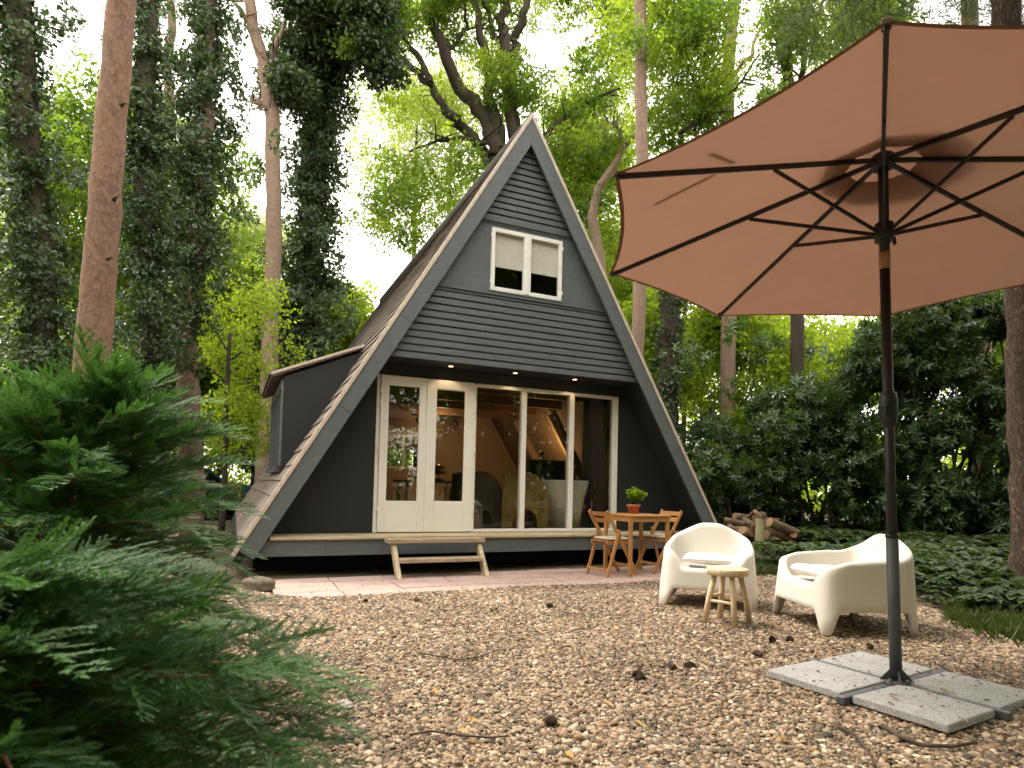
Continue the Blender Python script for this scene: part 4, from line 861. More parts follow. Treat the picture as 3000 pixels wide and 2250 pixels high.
# base: sleeve on a steel cross; four slabs
SR = -1.4517; SA = .445; GAP = .03
pb_ = empty('parasol_stand', (FT.x, FT.y, .012), SR); tag(pb_, 'grey steel cross base with tube holding the parasol pole', 'parasol base')
MB().box(-.53, .53, -.021, .021, .0, .040, 0, .003).build('cross_bar', M['greymetal'], pb_)
for s in (-1, 1): MB().box(-.021, .021, *sorted((s*.022, s*.53)), .0, .0385, 0, .003).build('cross_bar', M['greymetal'], pb_)
tp = (polept(.865) + FT) - Vector((FT.x, FT.y, .012)); rot = Matrix.Rotation(-SR, 3, 'Z'); tp = rot @ tp
MB().tube([(0, 0, .04), tp], .031, 24).build('sleeve', M['greymetal'], pb_); MB().tube([tp*.985, tp*1.006], .034, 24).build('sleeve_collar', M['black'], pb_)
MB().lathe([(.0, .04), (.075, .04), (.075, .047), (.035, .052)], 8).build('flange', M['greymetal'], pb_)
for i in range(4):
    a = i*math.pi/2 + math.pi/4; b = MB().prism([(.03, -.003, .048), (.085, -.003, .048), (.03, -.003, .11)], (0, .006, 0)).build('gusset', M['greymetal'], pb_); b.rotation_euler.z = a
    b = MB().lathe([(0, .018), (.012, .018), (.012, 0)], 6).build('bolt', M['greymetal'], pb_); b.location = (.06*math.cos(a + .78), .06*math.sin(a + .78), .045)
sm_ = MB().box(-SA/2, SA/2, -SA/2, SA/2, 0, .042, 0, .005).mesh('slab', M['slab'])
names = {(1, -1): 'grey concrete slab at the front corner of the parasol base', (-1, -1): 'grey concrete slab on the side of the parasol base toward the house steps', (-1, 1): 'grey concrete slab at the back of the parasol base toward the armchairs', (1, 1): 'grey concrete slab on the far side of the parasol base away from the steps'}
for (a, b), lb in names.items():
    o = link('concrete_slab', sm_); c, s = math.cos(SR), math.sin(SR); x, y = a*(GAP + SA/2), b*(GAP + SA/2); o.location = (FT.x + c*x - s*y, FT.y + s*x + c*y, .012 + random.uniform(0, .003)); o.rotation_euler = (random.uniform(-.01, .01), random.uniform(-.01, .01), SR + random.uniform(-.012, .012)); tag(o, lb, 'slab', 'slabs weighing down the parasol base')
# ------------------------------------------------------------------ firewood
PC = G(1640, 1185); RV = np.array([RT[0], RT[1], 0])/math.hypot(RT[0], RT[1]); FV = np.array([FW[0], FW[1], 0])/math.hypot(FW[0], FW[1])
def log_meshes(r, L, mat):
    mb = MB(); n = 12; pts = [(0, 0, -L/2), (0, 0, -L/4), (.004, .003, 0), (0, .004, L/4), (0, 0, L/2)]; mb.tube(pts, [r*random.uniform(.93, 1.05) for _ in pts], n, 0, False, .16)
    e = MB()
    for z, k in ((-L/2 + .002, -1), (L/2 - .002, 1)):
        vs = [(0, 0, z + k*.004)] + [(r*.97*math.cos(2*math.pi*i/n), r*.97*math.sin(2*math.pi*i/n), z) for i in range(n)]; e.add(vs, [(0, 1 + i, 1 + (i + 1) % n) for i in range(n)])
    return mb.mesh('log', mat), e.mesh('cut_face', M['log_end'])
lms = [log_meshes(r, L, m) for r, L, m in ((.075, .42, M['log_bark']), (.055, .40, M['log_bark']), (.095, .45, M['log_bark']), (.05, .36, M['log_moss']), (.07, .38, M['log_bark']))]
rad = [.075, .055, .095, .05, .07]
def put_log(p, d, ki, label):
    o = link('firewood_log', lms[ki][0]); link('cut_face', lms[ki][1], None, o); o.matrix_world = Matrix.Translation(p) @ Vector(d).to_track_quat('Z', 'X').to_matrix().to_4x4(); tag(o, label, 'log', 'logs of the firewood heap')
for row, (cnt, zz) in enumerate(((10, .07), (9, .19), (7, .31), (5, .43), (3, .53))):
    for i in range(cnt):
        for dpt in ((0, .34) if row < 2 else (.12,)):
            t_ = (i - (cnt - 1)/2)*.165 + random.uniform(-.04, .04); a = random.gauss(.3, 1.1); d = FV*math.cos(a) + RV*math.sin(a) + np.array([0, 0, random.gauss(0, .32)])
            ORD = ('first', 'second', 'third', 'fourth', 'fifth', 'sixth', 'seventh', 'eighth', 'ninth', 'tenth'); LBL = 'firewood log in the ' + ('bottom', 'second', 'third', 'fourth', 'top')[row] + ' layer of the heap, ' + ORD[i] + ' from the cabin' + (', rear row' if dpt > .3 else '')
            put_log(Vector(PC + RV*t_ + FV*(dpt + .15*row*.6) + np.array([0, 0, zz*1.12 + random.uniform(-.03, .03)])), d, random.choice((0, 1, 2, 4, 0, 4)), LBL)
lms.append(log_meshes(.085, .62, M['log_moss']))
put_log(Vector(PC + RV*-.07 - FV*.18 + np.array([0, 0, .27])), (RV*.12 + FV*.35 + np.array([0, 0, 1])), 5, 'thick mossy pale log leaning upright against the firewood heap')
lms.append(log_meshes(.10, .7, M['log_bark']))
put_log(Vector(PC + RV*.46 - FV*.02 + np.array([0, 0, .40])), (RV*.9 + FV*.25 - np.array([0, 0, .35])), 6, 'long dark log sloping down the end of the firewood heap')
# ------------------------------------------------------------------ small things on the gravel
def cone_mesh():
    mb = MB(); n = 9
    for i in range(n):
        t_ = i/(n - 1); r = .030*math.sin(math.pi*(.18 + .78*t_))**.8; z = -.035 + .075*t_
        for k in range(8):
            a = k*math.pi/4 + i*.39; c, s = math.cos(a), math.sin(a); e = .012*(1 - .4*t_)
            mb.add([(c*.006, s*.006, z), (c*r*.8 - s*e, s*r*.8 + c*e, z + .004), (c*r*.8 + s*e, s*r*.8 - c*e, z + .004), (c*(r + .006), s*(r + .006), z + .012), (c*r*.7, s*r*.7, z - .004)], [(0, 1, 3, 2), (0, 1, 4), (0, 4, 2), (1, 3, 4), (2, 4, 3)])
    return mb.mesh('pine_cone', M['cone'])
km = cone_mesh()
for u, v, s, lb in ((1380, 1472, 1.25, 'dark open pine cone, nearest and biggest of the row before the parasol slabs'), (1448, 1448, 1., 'pine cone in the middle of the row before the parasol slabs'), (1492, 1447, 1.05, 'pine cone of the row closest to the parasol slab corner'), (1637, 1420, .95, 'pine cone below the stool, nearest the back parasol slab'), (1668, 1387, .9, 'pine cone just below the front leg of the sideways armchair'), (1705, 1385, .8, 'pine cone under the apron of the sideways armchair'), (1188, 1312, .9, 'pine cone alone on gravel between the steps and the stool'), (1010, 1388, .6, 'tiny pine cone alone in the middle of the gravel yard'), (1190, 1565, .9, 'pine cone alone on the gravel near the bottom edge'), (900, 1294, .9, 'brown pine cone lying beside the paving edge before the step'), (790, 1292, .7, 'small pine cone at the paving edge, nearer the conifer'), (1880, 1402, .8, 'pine cone beside the parasol pole sleeve on the gravel')):
    p = G(u, v); o = link('pine_cone', km); s *= .85; o.location = (p[0], p[1], gz(p[1]) + .026*s); o.scale = (s, s, s); o.rotation_euler = (R(random.uniform(60, 110)), random.uniform(-.4, .4), random.random()*6); tag(o, lb, 'pine cone', 'pine cones on the gravel')
lfm = leaf_cluster('fallen_leaf', M['yellowleaf'], [((-.5, 0, 0), (1, 0, .12), (0, .15, 1), 1.)], OUT_OAK, .35, .15)
for u, v, s, lb in ((1020, 1562, .075, 'largest pale yellow fallen leaf near the bottom edge of the gravel'), (1000, 1588, .06, 'orange fallen leaf just below the largest pale leaf'), (940, 1500, .06, 'pale fallen leaf right of the flat grey stone'), (1120, 1500, .045, 'small yellow leaf on gravel below the middle twig'), (1205, 1364, .05, 'yellow leaf on gravel below the lone pine cone'), (1140, 1385, .05, 'faint yellow leaf beside the right end of the middle twig'), (1380, 1570, .05, 'brown leaf on gravel between bottom cone and bent twig'), (1255, 1425, .05, 'yellow leaf on gravel above the cone row'), (1620, 1437, .05, 'greenish yellow leaf beside the back slab corner'), (1315, 1528, .055, 'pale brown leaf below the biggest pine cone'), (1230, 1640, .05, 'small brown leaf at the very bottom of the gravel'), (1830, 1390, .05, 'yellow leaf between the sideways armchair and the slabs'), (870, 1420, .045, 'small yellow leaf at the left end of the middle twig'), (1850, 1322, .05, 'yellow leaf in the shade under the sideways armchair'), (2040, 1495, .06, 'orange leaf lying on the far parasol slab'), (1930, 1512, .05, 'yellow leaf on the slab cross beside the pole foot'), (2080, 1560, .05, 'brown leaf lying on the front parasol slab'), (1690, 1605, .06, 'reddish leaf on gravel left of the bent dark twig'), (1760, 1565, .05, 'brown leaf on gravel below the side slab')):
    slab_top = .056 if (u in (2040, 1930, 2080)) else None; p = G(u, v, slab_top or 0.); o = link('fallen_leaf', lfm); o.location = (p[0], p[1], (slab_top + .012) if slab_top else gz(p[1]) + .018); o.scale = (s, s, s); o.rotation_euler = (random.uniform(-.25, .25), random.uniform(-.25, .25), random.random()*6); tag(o, lb, 'leaf', 'fallen leaves')
def twig(pts, r, lb):
    q = [G(u, v) for u, v in pts]; q = [Vector((p[0], p[1], gz(p[1]) + .014 + random.uniform(0, .012))) for p in q]; tag(MB().tube(q, [r*(1 - .5*i/len(q)) for i in range(len(q))], 6).build('twig', M['twig'], None), lb, 'twig')
twig([(885, 1597), (930, 1590), (1000, 1600), (1060, 1606), (1100, 1600)], .006, 'long thin bare twig on the gravel near the bottom edge')
twig([(900, 1418), (990, 1432), (1040, 1425), (1075, 1408)], .005, 'thin bare twig on the gravel in the middle of the yard')
twig([(1905, 1575), (1945, 1600), (1995, 1618), (2060, 1622), (2110, 1615)], .011, 'thick mossy twig on gravel below the parasol slabs')
twig([(1810, 1580), (1850, 1600), (1880, 1640), (1890, 1670)], .008, 'bent dark twig on gravel left of the thick mossy one')
def rock(name, label, p, s, mat, seed):
    import bmesh
    bm = bmesh.new(); bmesh.ops.create_icosphere(bm, subdivisions=3, radius=1); rr_ = np.random.default_rng(seed); ph = rr_.uniform(0, 6, 9)
    for v in bm.verts: v.co *= 1 + .16*math.sin(2.3*v.co.x + ph[0]) + .12*math.sin(3.7*v.co.y + ph[1]) + .1*math.sin(5*v.co.z + ph[2]) + .04*math.sin(9*v.co.x + 7*v.co.y)
    for f in bm.faces: f.smooth = True
    me = bpy.data.meshes.new(name); bm.to_mesh(me); bm.free(); o = link(name, me, mat); o.location = p; o.scale = s; o.rotation_euler = (0, 0, seed); tag(o, label, 'stone')
rock('boulder', 'mossy stone at the corner of the paving under the conifer tips', (-3.38, -.80, -.02), (.16, .11, .085), M['mossrock'], 3)
p = G(745, 1524); rock('flat_stone', 'large flat grey stone lying among the pebbles', (p[0], p[1], .008), (.055, .028, .016), pmat('grey_stone', (.36, .33, .30), .8, .15, 5, .2), 5)
p = G(1070, 1322); gt = link('grass_tuft', K_grass); gt.location = (p[0], p[1], gz(p[1]) - .005); gt.scale = (.6, .6, .6); tag(gt, 'tiny green grass tuft growing out of the gravel', 'grass tuft')

#@@PLANTS
# ================================================================== PLANTS
def to_ground(p): return Vector((p[0], p[1], -.1))
def bend(pts, rad, k=4, jit=.03):
    """resample a polyline with a little wander"""
    o = []; r = []
    for i in range(len(pts) - 1):
        for j in range(k):
            t_ = j/k; a, b = Vector(pts[i]), Vector(pts[i + 1]); o.append(a.lerp(b, t_) + Vector((random.gauss(0, jit), random.gauss(0, jit), 0))); r.append(rad[i]*(1 - t_) + rad[i + 1]*t_)
    o.append(Vector(pts[-1])); r.append(rad[-1]); return o, r
def px_trunk(uv, dep, ground=True):
    pts = [P(u, v, dep) for u, v in uv]
    if ground: b = pts[-1]; pts.append(np.array([b[0], b[1], -.15]))
    return pts
def tree_root(name, label, pts, cat='tree', group=None):
    b = pts[-1]; o = empty(name, (b[0], b[1], 0)); tag(o, label, cat, group); return o
def rel(o, pts): return [Vector(p) - o.location for p in pts]
def trunk(o, pts, rad, mat, name='trunk', n=18, wob=.06, k=4, jit=.02):
    q, r = bend(rel(o, pts), rad, k, jit); return MB().tube(q, r, n, 0, True, wob).build(name, mat, o)
def crown(o, clumps, src, name='crown', per=40, cs=1.0, spread=.55, hollow=.0):
    """clumps: list of (world centre, (rx, ry, rz), weight)"""
    ps = []
    for c, r, wgt in clumps:
        n = int(per*wgt); b = ball(n); 
        if hollow: b = nrm(b)*(hollow + (1 - hollow)*np.linalg.norm(b, axis=1, keepdims=True))
        ps.append(np.asarray(c) + b*np.asarray(r))
    ps = np.concatenate(ps) - np.array(o.location); n = len(ps)
    return scatter(name, ps, rand_eul(n)*np.array([.12, .12, 1]) if 0 else np.stack([rng.normal(0, .6, n), rng.normal(0, .6, n), rng.uniform(0, 6.28, n)], 1), rng.uniform(.75, 1.3, n)*cs, src, o)
def px_clumps(lst, dep, rdep=1.4):
    """lst: (u, v, ru, rv, weight) in photo pixels at a depth -> clumps of real size there"""
    o = []
    for u, v, ru, rv, wgt in lst:
        dd = dep + random.uniform(-rdep, rdep); k = dd/1344.; o.append((P(u, v, dd), (ru*k, max(ru, rv)*k*.9, rv*k), wgt))
    return o
def rnd_clumps(n, u0, u1, v0, v1, s0, s1, wgt=1., flat=.6):
    o = []
    for _ in range(n):
        s = random.uniform(s0, s1); o.append((random.uniform(u0, u1), random.uniform(v0, v1), s, s*flat, wgt*(s/((s0 + s1)/2))**2))
    return o
def branchlets(o, pts, n, L, mat, droop=0., name='branch'):
    mb = MB(); q = rel(o, pts)
    for _ in range(n):
        i = random.randrange(len(q) - 1); a = q[i].lerp(q[i + 1], random.random()); d = Vector((random.gauss(0, 1), random.gauss(0, 1), random.gauss(.2, .5))).normalized(); l = L*random.uniform(.4, 1.2); m = a + d*l*.5 + Vector((random.gauss(0, .1*l), random.gauss(0, .1*l), 0)); e = a + d*l + Vector((0, 0, -droop*l)); mb.tube([a, m, e], [.03*l/L + .008, .015, .005], 5, 0, False)
    b_ = mb.build(name, mat, o); b_['kind'] = 'stuff'; return b_
# --- big pine on the left
pts = px_trunk([(268, -120), (262, 0), (238, 300), (212, 620), (193, 860)], 6.5); b = pts[-2]
o = tree_root('pine_tree', 'tall bare reddish pine trunk rising behind the conifer shrub', pts); trunk(o, pts, [.122, .130, .143, .158, .170, .182], M['pinebark'], 'trunk', 28, .05, 6, .006)
for u, v, s in ((268, 228, .02), (252, 432, .045), (238, 560, .015)):
    p = Vector(P(u - 6, v, 6.38)) - o.location; MB().tube([p, p + Vector((.02, -s, .01)), p + Vector((.05, -s*1.6, .02))], [.022, .012, .005], 8).build('branch_stub', M['darkbark'], o)
# --- ivy clad trunks
def ivy_tree(label, uv, dep, rad, prof, dens, mat=M['darkbark'], extra=None, src=K_ivy, sc_=1.0):
    """prof: (v, half-width px) of the ivy column down the picture"""
    pts = px_trunk(uv, dep); o = tree_root('ivy_tree', label, pts, 'tree', 'ivy clad trunks'); trunk(o, pts, rad, mat, 'trunk', 14, .12, 5, .03)
    k = dep/1344.; ps = []; ns = []
    for i in range(len(prof) - 1):
        (v0, w0), (v1, w1) = prof[i], prof[i + 1]; n = int(dens*abs(v1 - v0)*k*max(.25, (w0 + w1)/2*k)*6)
        for _ in range(n):
            t_ = random.random(); v = v0 + (v1 - v0)*t_; w = (w0 + (w1 - w0)*t_)*k; us = [a for a, _ in uv]; vs_ = [c for _, c in uv]; u = float(np.interp(v, vs_, us)); c = P(u, v, dep); a = random.random()*6.28
            lump = .85 + .30*math.sin(v*.021 + dep)*math.cos(a*2 + v*.013) + .2*math.sin(v*.057 + a*3); r = max(.10, w*lump*min(1.25, abs(random.gauss(0, .55)))); nrm_ = np.array([math.cos(a), math.sin(a), 0]); ps.append(c + nrm_*r + np.array([0, 0, random.gauss(0, .1)])); ns.append(nrm_*1.0 + np.array([0, 0, .55]) + rng.normal(size=3)*.5)
    if extra:
        for c, r, wgt in extra:
            for q in ball(int(wgt)): ps.append(np.asarray(c) + q*np.asarray(r)); ns.append(q + np.array([0, 0, .6]) + rng.normal(size=3)*.3)
    ps = np.array(ps) - np.array(o.location); ns = np.array(ns); scatter('ivy', ps, align_z(ns), rng.uniform(.8, 1.45, len(ps))*sc_, src, o); return o
ivy_tree('dark ivy covered trunk at the far left edge behind the pine', [(30, -120), (60, 300), (85, 600), (110, 1000)], 9.5, [.16, .17, .18, .2, .2], [(-100, 120), (120, 110), (200, 70), (330, 100), (520, 130), (700, 120), (900, 130), (1060, 110)], 12)
ivy_tree('dark ivy covered trunk directly behind the big pine', [(318, -120), (312, 300), (322, 700), (330, 1050)], 11, [.15, .16, .17, .2, .2], [(-100, 45), (100, 60), (250, 95), (420, 110), (640, 95), (800, 95), (1040, 90)], 12)
ivy_tree('leafy ivy column with bare brown foot left of the cabin', [(455, -120), (440, 200), (425, 500), (398, 760), (418, 980)], 12, [.15, .16, .17, .19, .22, .22], [(-100, 85), (60, 110), (200, 130), (340, 115), (500, 125), (640, 85), (720, 70), (790, 18), (860, 22), (900, 26)], 12, M['pinegrey'])
ivy_tree('broad dark ivy column rising behind the cabin dormer', [(715, -120), (700, 150), (675, 450), (650, 800), (640, 1050)], 18.6, [.26, .28, .3, .32, .35, .35], [(-120, 120), (60, 120), (180, 95), (330, 80), (470, 85), (600, 95), (720, 105), (880, 120), (1080, 115)], 12, sc_=1.5)
ivy_tree('ivy wrapped trunk standing behind the laurel right of the cabin', [(1455, 560), (1448, 700), (1440, 900)], 15.5, [.2, .22, .24, .24], [(590, 34), (700, 38), (820, 44), (960, 40)], 20)
# --- slim pines
def slim_pine(label, uv, dep, rad, tufts, mat=M['pinemid'], limbs=()):
    pts = px_trunk(uv, dep); o = tree_root('pine_tree', label, pts, 'tree'); trunk(o, pts, rad, mat, 'trunk', 20, .035, 6, .012)
    for lb, r0 in limbs:
        q = [P(u, v, dep + .3*i*(-1)**i) for i, (u, v) in enumerate(lb)]; trunk(o, q, [r0*(1 - .75*i/(len(q) - 1)) for i in range(len(q))], mat, 'limb', 8, .1, 4, .03)
        if tufts: branchlets(o, q, 14, .8, mat, .1)
    if tufts: crown(o, px_clumps(tufts, dep, .8), K_needle, 'needles', 13, 1.4)
    return o
slim_pine('slender pale pine with forked top left of the cabin', [(520, -110), (548, 60), (572, 140), (588, 250), (592, 470), (585, 700)], 17, [.13, .15, .17, .19, .2, .22, .25], [(480, 30, 70, 30, 1), (560, 20, 80, 30, 1), (505, 90, 50, 25, .7), (640, 60, 60, 30, .8), (600, 420, 90, 40, .5), (690, 650, 60, 40, .4)], limbs=([((572, 140), (600, 95), (620, 40), (640, -30)), .09], [((548, 60), (510, 10), (470, -40)), .08], [((588, 250), (560, 225), (540, 215)), .03], [((590, 140), (600, 180)), .05]))
slim_pine('thin crooked pine seen between the ivy trunks', [(365, -110), (372, 60), (360, 150), (368, 230), (362, 330), (355, 700)], 19, [.10, .12, .13, .15, .16, .17, .2], [(380, 40, 60, 30, 1), (330, 90, 60, 40, 1.), (300, 40, 70, 40, 1.2), (160, 60, 90, 60, 1.4), (220, 30, 70, 40, 1.)], limbs=([((360, 150), (340, 100), (345, 50)), .06], [((368, 230), (395, 180), (390, 120)), .05]))
slim_pine('straight pale pine between the cabin gable and the parasol', [(1382, -110), (1384, 100), (1388, 400), (1378, 720), (1372, 900)], 14.2, [.125, .135, .14, .15, .155, .165], [], M['pinemid'])
slim_pine('bent pale pine trunk forking beside the cabin gable', [(1600, -120), (1580, 60), (1572, 180), (1570, 320), (1575, 700)], 17, [.14, .16, .17, .18, .2, .2], [], limbs=([((1580, 60), (1545, 20), (1520, -40)), .06], [((1572, 180), (1620, 120), (1660, 20), (1680, -40)), .07]))
slim_pine('crooked pale pine leaning right of the cabin gable', [(1480, 180), (1352, 310), (1325, 360), (1290, 410), (1278, 470), (1298, 560), (1305, 700)], 19, [.03, .085, .105, .125, .14, .15, .165, .18], [(1360, 280, 110, 50, 1.6), (1440, 240, 100, 50, 1.8), (1270, 320, 80, 40, .8)], M['pinemid'], ([((1352, 310), (1330, 270), (1290, 250)), .05], [((1400, 265), (1440, 290), (1470, 280)), .03], [((1430, 240), (1470, 200), (1520, 190)), .03]))
rt_ = slim_pine('thick pine trunk at the right edge behind the parasol', [(2162, -140), (2172, 0), (2188, 300), (2206, 650), (2218, 1000), (2230, 1275)], 6.95, [.125, .135, .14, .15, .165, .18, .19], [], M['furrowed'])
slim_pine('second thinner pine trunk above the parasol', [(2088, -140), (2096, 60), (2110, 400), (2120, 800)], 15.5, [.16, .18, .2, .22, .24], [], M['pinegrey'])
# --- oak behind the cabin
OD = 20.5
op = px_trunk([(1075, 330), (1090, 430), (1100, 700)], OD); oak = tree_root('oak_tree', 'many stemmed green oak spreading behind the cabin gable', op)
trunk(oak, op, [.34, .4, .5, .55], M['darkbark'], 'trunk', 14, .1)
for uv, r0, r1 in (([(1078, 340), (1045, 250), (990, 190), (960, 110), (930, 40), (905, -30)], .27, .12), ([(1078, 330), (1062, 240), (1056, 150), (1040, 80), (1022, -20)], .22, .10), ([(1118, 420), (1112, 300), (1098, 220), (1090, 120), (1085, 40), (1100, -30)], .27, .12), ([(1112, 300), (1106, 200), (1112, 100), (1130, 30), (1150, -40)], .20, .10), ([(1085, 400), (1040, 320), (1000, 275), (965, 240), (930, 185), (870, 130), (780, 100), (700, 85)], .2, .06), ([(1055, 312), (985, 298), (940, 305), (885, 328)], .08, .03), ([(1140, 330), (1200, 270), (1260, 225), (1340, 190)], .1, .04), ([(930, 185), (900, 120), (850, 60), (820, -20)], .11, .06), ([(1090, 120), (1060, 60), (1050, -10)], .1, .06), ([(960, 110), (1010, 60), (1000, -20)], .07, .04), ([(1180, 480), (1240, 400), (1270, 370), (1320, 360)], .08, .04)):
    q = [P(u, v, OD + .25*(i % 3 - 1)) for i, (u, v) in enumerate(uv)]; trunk(oak, q, [r0 + (r1 - r0)*i/(len(q) - 1) for i in range(len(q))], M['darkbark'], 'limb', 10, .12, 4, .05)
    branchlets(oak, q, 9, 1.3, M['darkbark'])
oc = rnd_clumps(20, 930, 1360, -120, 230, 45, 85, 1.) + rnd_clumps(9, 1150, 1330, 200, 470, 45, 75, 1.) + rnd_clumps(8, 800, 980, -100, 90, 40, 65, .8) + [(880, 385, 80, 40, 1.3), (960, 400, 90, 45, 1.5), (850, 430, 60, 35, 1.), (930, 460, 80, 40, 1.2), (1010, 350, 55, 30, .8), (820, 470, 45, 30, .7), (900, 510, 60, 25, .8), (1290, 330, 60, 45, 1.2), (1250, 260, 70, 40, 1.2), (1300, 520, 50, 50, 1.)]
crown(oak, px_clumps(oc, OD, 1.5), K_oak, 'crown', 30, .95); crown(oak, px_clumps(rnd_clumps(50, 790, 1390, -130, 520, 60, 110, .8), OD + .8, 1.8), K_bright, 'crown', 24, .9)  # second crown: oak leaves with sunlight put into a brighter colour
# --- oak over the right
o2p = px_trunk([(1700, 60), (1712, 260), (1720, 700)], 15); oak2 = tree_root('oak_tree', 'leafy oak with dark stems above the parasol edge', o2p); trunk(oak2, o2p, [.09, .11, .15, .18], M['darkbark'], 'trunk', 12, .1)
for uv, r0 in (([(1712, 260), (1690, 120), (1680, 0), (1700, -60)], .09), ([(1716, 300), (1735, 150), (1745, 40), (1740, -60)], .09), ([(1500, 280), (1520, 200), (1470, 120), (1440, 0)], .05), ([(1480, 290), (1530, 240), (1600, 180), (1640, 120)], .05), ([(1712, 260), (1800, 180), (1850, 90)], .05)):
    q = [P(u, v, 15 + .3*(i % 2)) for i, (u, v) in enumerate(uv)]; trunk(oak2, q, [r0*(1 - .6*i/(len(q) - 1)) for i in range(len(q))], M['darkbark'], 'limb', 8, .12, 4, .05); branchlets(oak2, q, 8, 1., M['darkbark'])
oc = rnd_clumps(20, 1360, 1700, -100, 250, 40, 75, 1.) + rnd_clumps(12, 1680, 1960, -90, 110, 40, 70, 1.) + rnd_clumps(4, 1420, 1560, 200, 320, 40, 60, 1.)
crown(oak2, px_clumps(oc, 15, 1.3), K_oak, 'crown', 26, .75); crown(oak2, px_clumps(rnd_clumps(40, 1350, 1960, -120, 300, 60, 105, .8), 16, 1.6), K_bright, 'crown', 22, .75)  # brighter leaf copy stands in for the sunlit part of this crown
# --- leafy branch hanging over the ivy column, top left centre
o3p = px_trunk([(705, -60), (688, 300), (655, 800)], 18.9); oak3 = tree_root('oak_tree', 'dark leafy oak crown overhanging the broad ivy column', o3p); trunk(oak3, o3p, [.12, .14, .16, .18], M['darkbark'], 'trunk', 10, .1)
q = [P(u, v, 17.) for u, v in ((660, 60), (720, 45), (780, 70), (840, 110))]; trunk(oak3, q, [.08, .07, .05, .03], M['darkbark'], 'limb', 8); branchlets(oak3, q, 8, 1., M['darkbark'])
crown(oak3, px_clumps(rnd_clumps(14, 610, 830, -80, 180, 35, 65, 1.), 17., 1.), K_oak, 'crown', 10, .9); crown(oak3, px_clumps(rnd_clumps(16, 610, 830, -90, 190, 40, 70, 1.), 17.6, 1.), K_ivy, 'crown', 50, 1.9)
# --- bright small trees in the gaps
def small_tree(label, u, v, ru, rv, dep, src, per=34, n=12, cs=1., group='bright young trees beyond the cabin', tr=.05):
    pts = px_trunk([(u, v - rv*.5), (u + random.uniform(-10, 10), v + rv)], dep); o = tree_root('young_tree', label, pts, 'tree', group); trunk(o, pts, [tr*.4, tr*.8, tr], M['darkbark'], 'trunk', 8, .1)
    crown(o, px_clumps([(u + random.uniform(-1, 1)*ru*.7, v + random.uniform(-1, 1)*rv*.8, ru*.62, rv*.5, 1) for _ in range(n)], dep, 1.3), src, 'crown', per*.62, cs*.9); return o
LB = 'young tree with sunlit yellow green leaves growing behind the garden'
sp_ = px_trunk([(495, 720), (490, 850), (485, 980)], 13.0); o = tree_root('young_tree', 'slim young maple with glowing yellow green leaves left of the dormer', sp_); trunk(o, sp_, [.035, .05, .06, .07], M['darkbark'], 'trunk', 10, .1, 4, .02)
for q in (((493, 780), (520, 760), (545, 770)), ((490, 830), (460, 800), (440, 790)), ((492, 760), (470, 720), (450, 700))): trunk(o, [P(u, v, 13.) for u, v in q], [.025, .018, .008], M['darkbark'], 'limb', 6)
crown(o, px_clumps(rnd_clumps(20, 410, 610, 600, 980, 40, 75, 1., .8), 14., 1.2), K_bright, 'crown', 11, .7)
YT = [(640, 700, 110, 90, 22, 'B', 'behind the dormer'), (540, 900, 110, 110, 24, 'B', 'behind the gate and slim maple'), (330, 880, 120, 120, 20, 'B', 'low behind the second ivy trunk'), (40, 900, 130, 110, 16, 'B', 'low at the left edge above the conifer'), (150, 760, 110, 120, 21, 'O', 'between the left ivy trunk and the big pine'), (740, 690, 60, 60, 24, 'B', 'just above the cabin roof edge beside the ivy column'), (1300, 560, 80, 110, 25, 'B', 'against the right rake of the gable'), (1440, 560, 90, 80, 24, 'B', 'between the straight pale pine and the parasol'), (1520, 760, 110, 110, 22, 'B', 'behind the ivy wrapped trunk'), (1660, 730, 110, 110, 24, 'B', 'under the parasol tip above the firewood'), (1800, 760, 110, 110, 24, 'B', 'under the parasol left of its pole'), (1290, 300, 110, 100, 27, 'B', 'high beside the gable point'), (560, 560, 110, 90, 28, 'P', 'right of the slender forked pine'), (440, 560, 120, 130, 27, 'P', 'behind the leafy ivy column'), (900, 300, 120, 110, 30, 'P', 'left of the gable under the oak limbs'), (980, 250, 120, 110, 31, 'P', 'behind the oak stems'), (1480, 420, 120, 120, 29, 'P', 'behind the crooked pale pine'), (240, 520, 120, 150, 26, 'B', 'between the big pine and its ivy neighbour'), (30, 600, 120, 120, 24, 'O', 'behind the far left ivy trunk'), (1960, 760, 140, 90, 22, 'B', 'under the parasol right of its pole'), (2120, 700, 120, 120, 22, 'O', 'behind the thick right pine')]
YT += [(60, 330, 120, 150, 17, 'O', 'high behind the far left ivy trunk'), (250, 330, 130, 160, 19, 'O', 'high between the big pine and the ivy trunks'), (180, 640, 130, 130, 18, 'O', 'midway up between the left trunks'), (400, 420, 130, 150, 18, 'O', 'midway up behind the leafy ivy column'), (500, 700, 110, 110, 19, 'O', 'midway up left of the slender pine'), (330, 700, 120, 130, 17, 'O', 'midway up behind the second ivy trunk'), (560, 800, 100, 110, 21, 'O', 'low beside the broad ivy column'), (1340, 640, 60, 120, 21, 'B', 'low beside the right rake of the gable'), (1420, 760, 70, 110, 18, 'B', 'close against the cabin roof edge'), (1590, 690, 100, 70, 18.5, 'B', 'right of the ivy wrapped trunk'), (1720, 820, 100, 90, 17.5, 'B', 'glowing through the laurel gap left of the pole'), (1600, 930, 90, 90, 17.5, 'B', 'glowing low behind the laurel above the firewood'), (200, 930, 140, 90, 15, 'O', 'low behind the big pine foot'), (420, 800, 80, 130, 19, 'O', 'behind the bare ivy tree foot')]
